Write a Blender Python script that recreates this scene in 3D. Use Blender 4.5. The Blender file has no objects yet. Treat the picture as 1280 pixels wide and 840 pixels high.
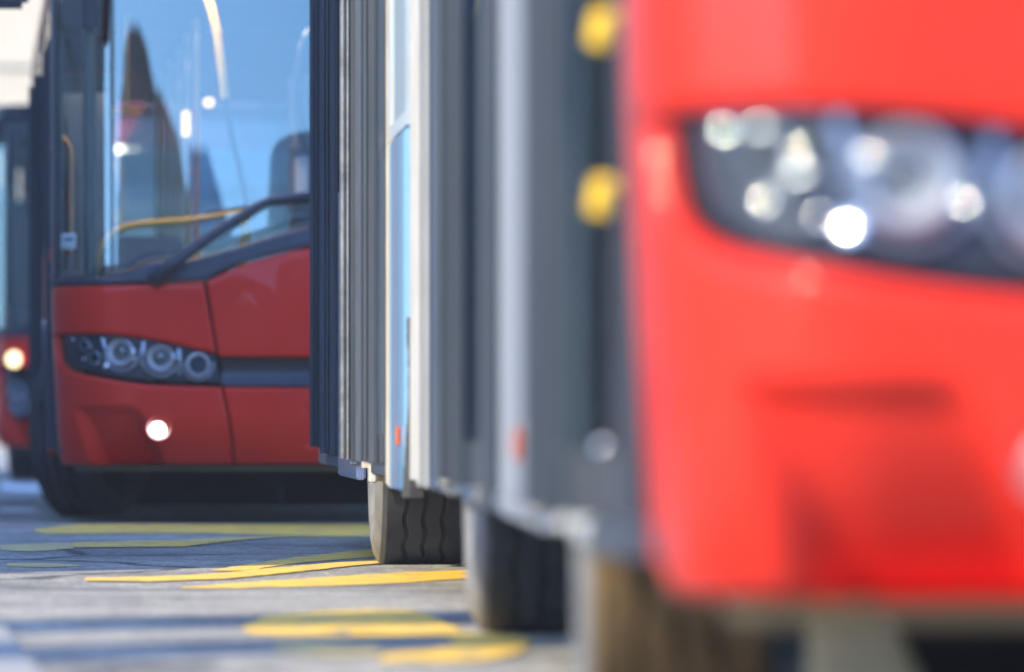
import bpy, bmesh, math, random
from mathutils import Vector, Matrix
random.seed(7)
R = math.radians
sc = bpy.context.scene
COL = sc.collection

# ---------------------------------------------------------------- camera
CAM_H = 0.531
cam = bpy.data.cameras.new("camera")
cam_o = bpy.data.objects.new("camera", cam)
COL.objects.link(cam_o)
cam_o.location = (0, 0, CAM_H)
cam_o.rotation_euler = (R(90), 0, 0)
cam.sensor_width = 36.0
cam.lens = 239.06
cam.shift_y = 100.0 / 1280.0
cam.clip_start = 0.1
cam.clip_end = 3000
cam.dof.use_dof = True
cam.dof.focus_distance = 25.0
cam.dof.aperture_fstop = 2.75
cam.dof.aperture_blades = 0
sc.camera = cam_o

# ---------------------------------------------------------------- light
SUN_AZ = 225.0      # clockwise from +Y
SUN_EL = 37.0
world = bpy.data.worlds.new("World")
sc.world = world
world.use_nodes = True
wn = world.node_tree
bg = wn.nodes["Background"]
sky = wn.nodes.new("ShaderNodeTexSky")
sky.sky_type = 'NISHITA'
sky.sun_disc = False
sky.sun_elevation = R(SUN_EL)
sky.sun_rotation = R(SUN_AZ)
sky.air_density = 1.0
sky.dust_density = 0.6
sky.ozone_density = 1.6
tint = wn.nodes.new("ShaderNodeMixRGB")      # camera white balance: warm sun, blue shade
tint.blend_type = 'MULTIPLY'
tint.inputs['Fac'].default_value = 1.0
tint.inputs['Color2'].default_value = (0.69, 0.90, 1.25, 1)
wn.links.new(sky.outputs[0], tint.inputs['Color1'])
wn.links.new(tint.outputs[0], bg.inputs[0])
bg.inputs[1].default_value = 0.15
sun = bpy.data.lights.new("sun", 'SUN')
sun.energy = 2.0
sun.angle = R(0.53)
sun.color = (1.0, 0.88, 0.62)
sun_o = bpy.data.objects.new("sun", sun)
COL.objects.link(sun_o)
SUN_DIR = Vector((math.sin(R(SUN_AZ)) * math.cos(R(SUN_EL)), math.cos(R(SUN_AZ)) * math.cos(R(SUN_EL)), math.sin(R(SUN_EL))))
sun_o.rotation_euler = SUN_DIR.to_track_quat('Z', 'Y').to_euler()
sun_o.location = (-30, -30, 40)
sc.view_settings.view_transform = 'Standard'
sc.view_settings.look = 'None'
sc.view_settings.exposure = 2.0
sc.view_settings.gamma = 1.0
try:
    sc.cycles.use_denoising = True
    sc.cycles.max_bounces = 10
    sc.cycles.transparent_max_bounces = 16
    sc.cycles.sample_clamp_indirect = 8.0
    sc.cycles.caustics_reflective = False
    sc.cycles.caustics_refractive = False
except Exception:
    pass

# ---------------------------------------------------------------- materials
def new_mat(name):
    m = bpy.data.materials.new(name)
    m.use_nodes = True
    nt = m.node_tree
    return m, nt, nt.nodes, nt.links, nt.nodes["Principled BSDF"]

def ramp(N, stops):
    r = N.new("ShaderNodeValToRGB")
    els = r.color_ramp.elements
    while len(els) > len(stops):
        els.remove(els[-1])
    while len(els) < len(stops):
        els.new(0.5)
    for e, (p, c) in zip(els, stops):
        e.position = p
        e.color = (c[0], c[1], c[2], 1)
    return r

def simple(name, col, rough=0.5, metal=0.0, var=0.15, scale=6.0, bump=0.0, bscale=200.0, coat=0.0, spec=0.5, dirt=None, dirt_amt=0.4, dirt_scale=3.0, stretch=None):
    """principled material whose colour varies with noise; optional dirt colour in worn patches"""
    m, nt, N, L, p = new_mat(name)
    tc = N.new("ShaderNodeTexCoord")
    mp = N.new("ShaderNodeMapping")
    if stretch:
        mp.inputs['Scale'].default_value = stretch
    L.new(tc.outputs['Object'], mp.inputs['Vector'])
    n = N.new("ShaderNodeTexNoise")
    n.inputs['Scale'].default_value = scale
    n.inputs['Detail'].default_value = 6
    L.new(mp.outputs[0], n.inputs['Vector'])
    lo = [c * (1 - var) for c in col]
    hi = [min(1, c * (1 + var)) for c in col]
    r = ramp(N, [(0.3, lo), (0.7, hi)])
    L.new(n.outputs['Fac'], r.inputs['Fac'])
    out = r.outputs['Color']
    if dirt:
        n2 = N.new("ShaderNodeTexNoise")
        n2.inputs['Scale'].default_value = dirt_scale
        n2.inputs['Detail'].default_value = 8
        n2.inputs['Roughness'].default_value = 0.65
        L.new(mp.outputs[0], n2.inputs['Vector'])
        mr = N.new("ShaderNodeMapRange")
        mr.inputs['From Min'].default_value = 0.45
        mr.inputs['From Max'].default_value = 0.75
        mr.inputs['To Max'].default_value = dirt_amt
        L.new(n2.outputs['Fac'], mr.inputs['Value'])
        mx = N.new("ShaderNodeMixRGB")
        L.new(mr.outputs[0], mx.inputs['Fac'])
        L.new(out, mx.inputs['Color1'])
        mx.inputs['Color2'].default_value = (*dirt, 1)
        out = mx.outputs['Color']
    L.new(out, p.inputs['Base Color'])
    p.inputs['Roughness'].default_value = rough
    p.inputs['Metallic'].default_value = metal
    p.inputs['Coat Weight'].default_value = coat
    p.inputs['Coat Roughness'].default_value = 0.04
    p.inputs['Specular IOR Level'].default_value = spec
    if bump > 0:
        b = N.new("ShaderNodeBump")
        b.inputs['Strength'].default_value = bump
        b.inputs['Distance'].default_value = 0.004
        n3 = N.new("ShaderNodeTexNoise")
        n3.inputs['Scale'].default_value = bscale
        n3.inputs['Detail'].default_value = 4
        L.new(mp.outputs[0], n3.inputs['Vector'])
        L.new(n3.outputs['Fac'], b.inputs['Height'])
        L.new(b.outputs[0], p.inputs['Normal'])
    return m

def glass(name, tint, refl=0.08, rough=0.0, gain=1.0, gcol=(1, 1, 1)):
    m, nt, N, L, p = new_mat(name)
    N.remove(p)
    out = N["Material Output"]
    tr = N.new("ShaderNodeBsdfTransparent")
    tr.inputs[0].default_value = (*tint, 1)
    gl = N.new("ShaderNodeBsdfGlossy")
    gl.inputs['Roughness'].default_value = rough
    gl.inputs[0].default_value = (*gcol, 1)
    fr = N.new("ShaderNodeFresnel")
    fr.inputs['IOR'].default_value = 1.5
    ma = N.new("ShaderNodeMath")
    ma.operation = 'ADD'
    ma.use_clamp = True
    ma.inputs[1].default_value = refl
    L.new(fr.outputs[0], ma.inputs[0])
    mx = N.new("ShaderNodeMixShader")
    mu = N.new("ShaderNodeMath")
    mu.operation = 'MULTIPLY'
    mu.inputs[1].default_value = gain
    L.new(ma.outputs[0], mu.inputs[0])
    L.new(mu.outputs[0], mx.inputs['Fac'])
    L.new(tr.outputs[0], mx.inputs[1])
    L.new(gl.outputs[0], mx.inputs[2])
    L.new(mx.outputs[0], out.inputs['Surface'])
    return m

def emit(name, col, strength):
    m, nt, N, L, p = new_mat(name)
    p.inputs['Base Color'].default_value = (*col, 1)
    p.inputs['Emission Color'].default_value = (*col, 1)
    p.inputs['Emission Strength'].default_value = strength
    return m

def asphalt_mat():
    m, nt, N, L, p = new_mat("asphalt")
    tc = N.new("ShaderNodeTexCoord")
    v = N.new("ShaderNodeTexVoronoi")
    v.inputs['Scale'].default_value = 95
    n = N.new("ShaderNodeTexNoise")
    n.inputs['Scale'].default_value = 1.1
    n.inputs['Detail'].default_value = 8
    n.inputs['Roughness'].default_value = 0.6
    n2 = N.new("ShaderNodeTexNoise")
    n2.inputs['Scale'].default_value = 60
    n2.inputs['Detail'].default_value = 3
    for q in (v, n, n2):
        L.new(tc.outputs['Object'], q.inputs['Vector'])
    r1 = ramp(N, [(0.0, (0.115, 0.11, 0.10)), (0.5, (0.265, 0.248, 0.222)), (1.0, (0.50, 0.465, 0.41))])
    L.new(v.outputs['Color'], r1.inputs['Fac'])
    r2 = ramp(N, [(0.32, (0.62, 0.62, 0.64)), (0.5, (0.95, 0.95, 0.95)), (0.68, (1.22, 1.2, 1.15))])
    L.new(n.outputs['Fac'], r2.inputs['Fac'])
    mx = N.new("ShaderNodeMixRGB")
    mx.blend_type = 'MULTIPLY'
    mx.inputs['Fac'].default_value = 1
    L.new(r1.outputs[0], mx.inputs['Color1'])
    L.new(r2.outputs[0], mx.inputs['Color2'])
    n4 = N.new("ShaderNodeTexNoise")
    n4.inputs['Scale'].default_value = 9.0
    n4.inputs['Detail'].default_value = 5
    n4.inputs['Roughness'].default_value = 0.75
    L.new(tc.outputs['Object'], n4.inputs['Vector'])
    r4 = ramp(N, [(0.34, (0.55, 0.55, 0.57)), (0.5, (1.0, 1.0, 1.0)), (0.66, (1.4, 1.38, 1.34))])
    L.new(n4.outputs['Fac'], r4.inputs['Fac'])
    mx4 = N.new("ShaderNodeMixRGB")
    mx4.blend_type = 'MULTIPLY'
    mx4.inputs['Fac'].default_value = 1
    L.new(mx.outputs[0], mx4.inputs['Color1'])
    L.new(r4.outputs[0], mx4.inputs['Color2'])
    # fine cracks, sealed dark
    vc = N.new("ShaderNodeTexVoronoi")
    vc.feature = 'DISTANCE_TO_EDGE'
    vc.inputs['Scale'].default_value = 0.42
    ds = N.new("ShaderNodeTexNoise")
    ds.inputs['Scale'].default_value = 2.5
    ds.inputs['Detail'].default_value = 6
    L.new(tc.outputs['Object'], ds.inputs['Vector'])
    mv = N.new("ShaderNodeMixRGB")
    mv.inputs['Fac'].default_value = 0.22
    L.new(tc.outputs['Object'], mv.inputs['Color1'])
    L.new(ds.outputs['Color'], mv.inputs['Color2'])
    L.new(mv.outputs[0], vc.inputs['Vector'])
    rc = ramp(N, [(0.0, (0.22, 0.22, 0.22)), (0.010, (0.45, 0.45, 0.45)), (0.016, (1, 1, 1))])
    L.new(vc.outputs['Distance'], rc.inputs['Fac'])
    mx5 = N.new("ShaderNodeMixRGB")
    mx5.blend_type = 'MULTIPLY'
    mx5.inputs['Fac'].default_value = 1
    L.new(mx4.outputs[0], mx5.inputs['Color1'])
    L.new(rc.outputs[0], mx5.inputs['Color2'])
    L.new(mx5.outputs[0], p.inputs['Base Color'])
    p.inputs['Roughness'].default_value = 0.82
    p.inputs['Specular IOR Level'].default_value = 0.3
    b = N.new("ShaderNodeBump")
    b.inputs['Strength'].default_value = 0.55
    b.inputs['Distance'].default_value = 0.006
    ad = N.new("ShaderNodeMath")
    ad.operation = 'ADD'
    L.new(v.outputs['Distance'], ad.inputs[0])
    L.new(n2.outputs['Fac'], ad.inputs[1])
    L.new(ad.outputs[0], b.inputs['Height'])
    L.new(b.outputs[0], p.inputs['Normal'])
    return m

def paint_mat(name, col, wear=0.5):
    """road paint, worn through to the asphalt in patches"""
    m, nt, N, L, p = new_mat(name)
    tc = N.new("ShaderNodeTexCoord")
    n = N.new("ShaderNodeTexNoise")
    n.inputs['Scale'].default_value = 7
    n.inputs['Detail'].default_value = 10
    n.inputs['Roughness'].default_value = 0.7
    v = N.new("ShaderNodeTexVoronoi")
    v.inputs['Scale'].default_value = 95
    n2 = N.new("ShaderNodeTexNoise")
    n2.inputs['Scale'].default_value = 2
    for q in (n, v, n2):
        L.new(tc.outputs['Object'], q.inputs['Vector'])
    mr = N.new("ShaderNodeMapRange")
    mr.inputs['From Min'].default_value = 0.5 + 0.12 * (1 - wear)
    mr.inputs['From Max'].default_value = 0.66 + 0.12 * (1 - wear)
    L.new(n.outputs['Fac'], mr.inputs['Value'])
    c = ramp(N, [(0.3, [q * 0.86 for q in col]), (0.7, col)])
    L.new(n2.outputs['Fac'], c.inputs['Fac'])
    r1 = ramp(N, [(0.0, (0.08, 0.08, 0.08)), (1.0, (0.30, 0.28, 0.22))])
    L.new(v.outputs['Color'], r1.inputs['Fac'])
    mx = N.new("ShaderNodeMixRGB")
    L.new(mr.outputs[0], mx.inputs['Fac'])
    L.new(c.outputs[0], mx.inputs['Color1'])
    L.new(r1.outputs[0], mx.inputs['Color2'])
    L.new(mx.outputs[0], p.inputs['Base Color'])
    p.inputs['Roughness'].default_value = 0.7
    b = N.new("ShaderNodeBump")
    b.inputs['Strength'].default_value = 0.35
    b.inputs['Distance'].default_value = 0.004
    L.new(v.outputs['Distance'], b.inputs['Height'])
    L.new(b.outputs[0], p.inputs['Normal'])
    return m

def paint_red(name, col):
    m, nt, N, L, p = new_mat(name)
    tc = N.new("ShaderNodeTexCoord")
    n = N.new("ShaderNodeTexNoise")
    n.inputs['Scale'].default_value = 2.2
    n.inputs['Detail'].default_value = 5
    L.new(tc.outputs['Object'], n.inputs['Vector'])
    r = ramp(N, [(0.3, [c * 0.93 for c in col]), (0.7, [min(1, c * 1.06) for c in col])])
    L.new(n.outputs['Fac'], r.inputs['Fac'])
    L.new(r.outputs[0], p.inputs['Base Color'])
    p.inputs['Roughness'].default_value = 0.38
    p.inputs['Coat Weight'].default_value = 0.32
    p.inputs['Coat Roughness'].default_value = 0.05
    p.inputs['Specular IOR Level'].default_value = 0.06
    b = N.new("ShaderNodeBump")           # gentle waviness of moulded plastic panels
    b.inputs['Strength'].default_value = 0.25
    b.inputs['Distance'].default_value = 0.01
    n2 = N.new("ShaderNodeTexNoise")
    n2.inputs['Scale'].default_value = 4.5
    n2.inputs['Detail'].default_value = 1
    L.new(tc.outputs['Object'], n2.inputs['Vector'])
    L.new(n2.outputs['Fac'], b.inputs['Height'])
    L.new(b.outputs[0], p.inputs['Normal'])
    L.new(b.outputs[0], p.inputs['Coat Normal'])
    return m

def advert_mat(name, pale=False):
    """printed film on a side panel: vertical bands along the panel"""
    m, nt, N, L, p = new_mat(name)
    tc = N.new("ShaderNodeTexCoord")
    sx = N.new("ShaderNodeSeparateXYZ")
    L.new(tc.outputs['Generated'], sx.inputs[0])
    n = N.new("ShaderNodeTexNoise")
    n.inputs['Scale'].default_value = 3
    n.inputs['Detail'].default_value = 4
    L.new(tc.outputs['Generated'], n.inputs['Vector'])
    ma = N.new("ShaderNodeMath")
    ma.operation = 'MULTIPLY_ADD'
    ma.inputs[1].default_value = 0.06
    L.new(n.outputs['Fac'], ma.inputs[0])
    L.new(sx.outputs['Y'], ma.inputs[2])
    W = (0.60, 0.62, 0.64)
    B = (0.18, 0.36, 0.56)
    D = (0.12, 0.29, 0.50)
    r = ramp(N, [(0.0, (0.26, 0.46, 0.64)), (0.10, (0.22, 0.44, 0.64)), (0.22, B), (0.52, D), (0.535, (0.60, 0.22, 0.22)), (0.57, (0.60, 0.22, 0.22)), (0.585, B), (0.80, B), (0.82, (0.55, 0.75, 0.88)), (0.90, W), (0.93, (0.78, 0.72, 0.62))])
    if pale:  # pale version paints the sky's bright reflection for window glass
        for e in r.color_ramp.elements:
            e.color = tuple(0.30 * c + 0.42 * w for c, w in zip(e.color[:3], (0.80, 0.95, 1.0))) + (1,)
    r.color_ramp.interpolation = 'LINEAR'
    L.new(ma.outputs[0], r.inputs['Fac'])
    L.new(r.outputs[0], p.inputs['Base Color'])
    p.inputs['Roughness'].default_value = 0.35
    p.inputs['Coat Weight'].default_value = 0.4
    return m

def grain_metal(name):
    m = simple(name, (0.19, 0.205, 0.22), rough=0.45, metal=0.7, var=0.35, scale=9, bump=0.5, bscale=160, dirt=(0.30, 0.28, 0.25), dirt_amt=0.6, dirt_scale=30)
    return m

M = {}
M['asphalt'] = asphalt_mat()
M['yellow_paint'] = paint_mat("yellow_road_paint", (0.84, 0.51, 0.05), 1.0)
M['faded_paint'] = paint_mat("faded_yellow_paint", (0.60, 0.44, 0.14), 0.9)
M['white_paint'] = paint_mat("white_road_paint", (0.72, 0.72, 0.68), 0.5)
M['red'] = paint_red("red_bus_paint", (0.64, 0.028, 0.014))
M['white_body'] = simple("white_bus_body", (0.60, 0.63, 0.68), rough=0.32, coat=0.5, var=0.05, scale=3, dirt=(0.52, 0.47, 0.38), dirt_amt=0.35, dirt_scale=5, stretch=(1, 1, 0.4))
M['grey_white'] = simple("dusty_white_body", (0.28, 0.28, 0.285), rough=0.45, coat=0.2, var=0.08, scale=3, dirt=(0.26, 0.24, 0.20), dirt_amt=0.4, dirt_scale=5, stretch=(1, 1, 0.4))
M['cream'] = simple("dusty_cream_skirt", (0.42, 0.40, 0.35), rough=0.6, var=0.12, scale=8, dirt=(0.35, 0.30, 0.23), dirt_amt=0.5)
M['black'] = simple("black_plastic", (0.022, 0.024, 0.03), rough=0.35, var=0.2, coat=0.3)
M['black_matte'] = simple("black_matte", (0.012, 0.012, 0.014), rough=0.8, var=0.2)
M['cowl'] = simple("cowl_plastic", (0.035, 0.042, 0.06), rough=0.45, var=0.12, bump=0.1, bscale=300)
M['rubber_seal'] = simple("dusty_grey_rubber", (0.042, 0.054, 0.072), rough=0.5, var=0.25, scale=12, bump=0.15, bscale=120, dirt=(0.085, 0.095, 0.105), dirt_amt=0.5, dirt_scale=9, stretch=(1, 1, 0.08))
M['leaf_frame'] = simple("grey_door_frame", (0.048, 0.060, 0.076), rough=0.45, metal=0.1, var=0.22, scale=10, dirt=(0.12, 0.12, 0.12), dirt_amt=0.5, dirt_scale=8, stretch=(1, 1, 0.08))
M['alu'] = grain_metal("dusty_aluminium")
M['tyre'] = simple("worn_tyre_rubber", (0.036, 0.039, 0.048), rough=0.75, var=0.25, scale=14, bump=0.35, bscale=140, dirt=(0.068, 0.071, 0.079), dirt_amt=0.6, dirt_scale=12)
M['tyre_dusty'] = simple("dusty_tyre_rubber", (0.13, 0.08, 0.03), rough=0.85, var=0.3, scale=10, bump=0.35, bscale=140, dirt=(0.26, 0.16, 0.065), dirt_amt=0.8, dirt_scale=8)
M['sidewall'] = simple("dusty_tyre_sidewall", (0.15, 0.15, 0.15), rough=0.85, var=0.25, scale=10, bump=0.3, bscale=90, dirt=(0.27, 0.26, 0.25), dirt_amt=0.7, dirt_scale=6)
M['rim'] = simple("grey_steel_rim", (0.42, 0.41, 0.39), rough=0.45, metal=0.6, var=0.15, dirt=(0.28, 0.24, 0.19), dirt_amt=0.6)
M['chrome'] = simple("lamp_chrome", (0.86, 0.87, 0.90), rough=0.08, metal=1.0, var=0.03)
M['satin_chrome'] = simple("satin_lamp_bezel", (0.36, 0.40, 0.46), rough=0.28, metal=0.8, var=0.08)
M['lamp_ring'] = simple("pale_lamp_ring", (0.62, 0.64, 0.66), rough=0.35, metal=0.45, var=0.05)
M['lamp_dark'] = simple("lamp_housing", (0.022, 0.028, 0.042), rough=0.4, var=0.2, coat=0.1)
M['lens_bulge'] = simple("projector_lens", (0.16, 0.17, 0.18), rough=0.06, metal=0.7, var=0.05)
M['lamp_cover'] = glass("lamp_cover_glass", (0.95, 0.96, 0.97), 0.0, 0.03, 0.28)
M['windscreen'] = glass("windscreen_glass", (0.76, 0.82, 0.84), 0.13, 0.0, 1.0, (0.80, 1.0, 0.93))
M['window'] = glass("side_window_glass", (0.60, 0.66, 0.68), 0.10, 0.01)
M['door_glass'] = glass("door_glass", (0.30, 0.36, 0.40), 0.22, 0.12)
M['yellow'] = simple("yellow_handrail", (0.90, 0.54, 0.02), rough=0.35, var=0.06, coat=0.3)
M['orange'] = simple("orange_marker", (0.55, 0.13, 0.05), rough=0.9, spec=0.05, var=0.06)
M['redlens'] = simple("red_marker", (0.55, 0.03, 0.02), rough=0.3, var=0.06)
M['fog_lens'] = simple("unlit_fog_lens", (0.42, 0.16, 0.15), rough=0.3, var=0.1)
M['lit'] = emit("lit_lamp", (1.0, 0.97, 0.92), 2.2)
M['lit_warm'] = emit("lit_warm_lamp", (1.0, 0.80, 0.42), 0.9)
M['glow_strip'] = emit("interior_lamp", (1.0, 0.70, 0.25), 0.45)
M['cab_fill_light'] = emit("cab_fill_light", (1.0, 0.90, 0.74), 9.0)  # added fill light over the dashboard, out of view
M['bellows'] = simple("light_bellows_fabric", (0.33, 0.325, 0.31), rough=0.75, var=0.1, scale=5, dirt=(0.34, 0.31, 0.27), dirt_amt=0.45)
M['torn'] = simple("torn_dark_rubber", (0.05, 0.05, 0.05), rough=0.9, var=0.35, scale=20)
M['advert'] = advert_mat("advert_film")
M['sheen_frame'] = simple("painted_sheen_frame", (0.42, 0.48, 0.54), rough=0.4, var=0.1)  # window frame lightened to carry the painted sky reflection
M['sky_sheen'] = advert_mat("painted_sky_sheen", True)  # window pane with the sky's reflection put into its colour
M['floor'] = simple("bus_floor", (0.07, 0.075, 0.085), rough=0.6, var=0.15)
M['interior'] = simple("bus_lining", (0.16, 0.18, 0.20), rough=0.6, var=0.1)
M['seat'] = simple("blue_seat_fabric", (0.03, 0.07, 0.22), rough=0.85, var=0.3, scale=40)
M['dash'] = simple("dashboard_plastic", (0.028, 0.026, 0.028), rough=0.6, var=0.2, scale=8)
M['concrete'] = simple("concrete", (0.27, 0.265, 0.25), rough=0.85, var=0.12, scale=4, bump=0.3, bscale=60)
M['stone_cream'] = simple("cream_render", (0.42, 0.35, 0.25), rough=0.85, var=0.06, scale=2)
M['stone_grey'] = simple("grey_render", (0.36, 0.36, 0.37), rough=0.85, var=0.1, scale=1.5)
M['stone_blue'] = simple("blue_render", (0.05, 0.13, 0.34), rough=0.8, var=0.35, scale=0.7)
M['stone_brown'] = simple("brown_stone", (0.22, 0.17, 0.14), rough=0.85, var=0.3, scale=1.2)
M['stone_dark'] = simple("dark_slate_roof", (0.06, 0.065, 0.075), rough=0.7, var=0.2, scale=5)
M['winframe'] = simple("window_frame", (0.30, 0.28, 0.25), rough=0.6, var=0.1)
M['bldglass'] = simple("building_glass", (0.05, 0.06, 0.08), rough=0.05, var=0.1)
M['sticker_white'] = simple("sticker_white", (0.70, 0.74, 0.74), rough=0.5, var=0.05)
M['sticker_green'] = simple("sticker_green", (0.10, 0.35, 0.20), rough=0.5, var=0.1)
M['sticker_grey'] = simple("sticker_grey", (0.18, 0.26, 0.30), rough=0.5, var=0.1)
M['under'] = simple("underbody_steel", (0.020, 0.019, 0.019), rough=0.8, var=0.3)
M['pale_steel'] = simple("pale_axle_bracket", (0.80, 0.62, 0.36), rough=0.7, var=0.15, dirt=(0.3, 0.25, 0.18), dirt_amt=0.6)
M['lip'] = simple("bumper_lip", (0.10, 0.075, 0.03), rough=0.25, var=0.2, coat=0.5)

# ---------------------------------------------------------------- mesh helpers
def tag(o, label=None, cat=None, group=None, kind=None):
    if label: o['label'] = label
    if cat: o['category'] = cat
    if group: o['group'] = group
    if kind: o['kind'] = kind
    return o

def empty(name, mat4):
    o = bpy.data.objects.new(name, None)
    o.empty_display_size = 0.3
    COL.objects.link(o)
    o.matrix_world = mat4
    return o

class MB:
    def __init__(s):
        s.v, s.f, s.m = [], [], []
    def add(s, verts, faces, mi=0):
        b = len(s.v)
        s.v += [tuple(q) for q in verts]
        for f in faces:
            s.f.append(tuple(b + i for i in f))
            s.m.append(mi)
    def grid(s, rows, mi=0, closed_u=False, closed_v=False):
        nv, nu = len(rows), len(rows[0])
        fs = []
        for j in range(nv - (0 if closed_v else 1)):
            for i in range(nu - (0 if closed_u else 1)):
                a, b = j * nu + i, j * nu + (i + 1) % nu
                c, d = ((j + 1) % nv) * nu + (i + 1) % nu, ((j + 1) % nv) * nu + i
                fs.append((a, b, c, d))
        s.add([p for r in rows for p in r], fs, mi)
    def box(s, a, b, mi=0, mat=None):
        (x0, y0, z0), (x1, y1, z1) = a, b
        v = [(x0, y0, z0), (x1, y0, z0), (x1, y1, z0), (x0, y1, z0), (x0, y0, z1), (x1, y0, z1), (x1, y1, z1), (x0, y1, z1)]
        if mat is not None:
            v = [tuple(mat @ Vector(q)) for q in v]
        s.add(v, [(0, 3, 2, 1), (4, 5, 6, 7), (0, 1, 5, 4), (1, 2, 6, 5), (2, 3, 7, 6), (3, 0, 4, 7)], mi)
    def tube(s, pts, r, n=10, mi=0, cap=True):
        pts = [Vector(p) for p in pts]
        rad = r if isinstance(r, (list, tuple)) else [r] * len(pts)
        rows = []
        up = Vector((0.13, 0.31, 0.94)).normalized()
        for i, p in enumerate(pts):
            t = (pts[min(i + 1, len(pts) - 1)] - pts[max(i - 1, 0)]).normalized()
            if abs(t.dot(up)) > 0.97:
                up = Vector((0.94, 0.31, 0.1)).normalized()
            a = t.cross(up).normalized()
            b = t.cross(a).normalized()
            rows.append([tuple(p + (a * math.cos(2 * math.pi * k / n) + b * math.sin(2 * math.pi * k / n)) * rad[i]) for k in range(n)])
        s.grid(rows, mi, closed_u=True)
        if cap:
            s.add(rows[0], [tuple(range(n))], mi)
            s.add(rows[-1], [tuple(reversed(range(n)))], mi)
    def lathe(s, prof, n=32, mi=0, mat=None, cap0=False, cap1=False):
        """profile (r, h) turned about local +Z (then mat)"""
        mat = mat or Matrix.Identity(4)
        rows = [[tuple(mat @ Vector((r * math.cos(2 * math.pi * k / n), r * math.sin(2 * math.pi * k / n), h))) for k in range(n)] for r, h in prof]
        s.grid(rows, mi, closed_u=True)
        if cap0: s.add(rows[0], [tuple(reversed(range(n)))], mi)
        if cap1: s.add(rows[-1], [tuple(range(n))], mi)
    def prism(s, outline, f0, f1, mi=0):
        """2-D outline mapped by f0 / f1 to the two caps"""
        n = len(outline)
        a, b = [f0(*p) for p in outline], [f1(*p) for p in outline]
        s.add(a + b, [tuple(range(n)), tuple(reversed(range(n, 2 * n)))] + [(i, i + n, (i + 1) % n + n, (i + 1) % n) for i in range(n)], mi)
    def build(s, name, mats, parent=None, mloc=None, bevel=0.0, angle=35, fixn=True):
        if not isinstance(mats, (list, tuple)):
            mats = [mats]
        me = bpy.data.meshes.new(name)
        me.from_pydata(s.v, [], s.f)
        for m in mats:
            me.materials.append(M[m])
        me.polygons.foreach_set("material_index", s.m)
        if bevel > 0 or fixn:
            bm = bmesh.new()
            bm.from_mesh(me)
            bmesh.ops.remove_doubles(bm, verts=bm.verts, dist=0.00005)
            if fixn:
                bmesh.ops.recalc_face_normals(bm, faces=bm.faces)
            if bevel > 0:
                es = [e for e in bm.edges if len(e.link_faces) == 2 and e.calc_face_angle(0) > 0.6]
                bmesh.ops.bevel(bm, geom=es, offset=bevel, segments=2, affect='EDGES', clamp_overlap=True)
            bm.to_mesh(me)
            bm.free()
        me.shade_smooth()
        me.set_sharp_from_angle(angle=R(angle))
        o = bpy.data.objects.new(name, me)
        COL.objects.link(o)
        if parent is not None:
            o.parent = parent
        if mloc is not None:
            o.matrix_local = mloc
        return o

def crom(pts, t):
    """smooth curve through pts, t in 0..1 by chord length"""
    if len(pts) == 2:
        return tuple(a + (b - a) * t for a, b in zip(*pts))
    ls = [0]
    for a, b in zip(pts, pts[1:]):
        ls.append(ls[-1] + math.dist(a, b))
    d = t * ls[-1]
    k = 0
    while k < len(pts) - 2 and d > ls[k + 1]:
        k += 1
    u = (d - ls[k]) / max(1e-9, ls[k + 1] - ls[k])
    p0, p1, p2, p3 = pts[max(k - 1, 0)], pts[k], pts[k + 1], pts[min(k + 2, len(pts) - 1)]
    out = []
    for a, b, c, e in zip(p0, p1, p2, p3):
        out.append(0.5 * (2 * b + (c - a) * u + (2 * a - 5 * b + 4 * c - e) * u * u + (3 * b - a - 3 * c + e) * u ** 3))
    return tuple(out)

def sstep(a, b, x):
    t = max(0.0, min(1.0, (x - a) / (b - a)))
    return t * t * (3 - 2 * t)

# ---------------------------------------------------------------- bus front surface (local: x across, y towards the rear, z up)
HW = 1.275
CR = 0.29
def prof(z):
    if z < 0.55:
        return 0.095 * ((0.55 - z) / 0.25) ** 2
    return 0.006 * sstep(0.5, 0.93, z) + 0.04 * max(0, z - 0.93) + max(0, z - 1.2) * 0.06
def A(xm):
    """photo-measured distance from the near-side edge -> arc coordinate across the front"""
    x = xm - HW
    if abs(x) <= HW - CR:
        return x
    s = 1 if x > 0 else -1
    t = min(1.0, max(0.0, (abs(x) - (HW - CR)) / CR))
    return s * (HW - CR + CR * math.asin(t))
def taper(z):
    """the bumper corners draw in towards the road"""
    return 0.042 * (max(0.0, 1.10 - z) / 0.80) ** 1.4
def FP(a, z, off=0.0):
    """point on the front surface, moved out by off along its normal"""
    s = 1 if a > 0 else -1
    b = abs(a)
    if b <= HW - CR:
        x, ph = b, 0.0
        y = 0.05 * b * b
        nx, ny = 0.1 * b, -1.0
    else:
        ph = (b - (HW - CR)) / CR
        x = HW - CR + CR * math.sin(ph)
        y = 0.05 * x * x + CR * (1 - math.cos(ph))
        nx, ny = math.sin(ph) + 0.1 * x * math.cos(ph), -math.cos(ph)
    l = math.hypot(nx, ny)
    x -= taper(z) * sstep(0.55, 1.25, b)
    return (s * (x + nx / l * off), y + prof(z) + ny / l * off, z)

def coons(bottom, top, left, right, u, v):
    B, T, Lc, Rc = crom(bottom, u), crom(top, u), crom(left, v), crom(right, v)
    b0, b1, t0, t1 = bottom[0], bottom[-1], top[0], top[-1]
    return tuple((1 - v) * B[k] + v * T[k] + (1 - u) * Lc[k] + u * Rc[k] - ((1 - u) * (1 - v) * b0[k] + u * (1 - v) * b1[k] + (1 - u) * v * t0[k] + u * v * t1[k]) for k in range(2))

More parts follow.
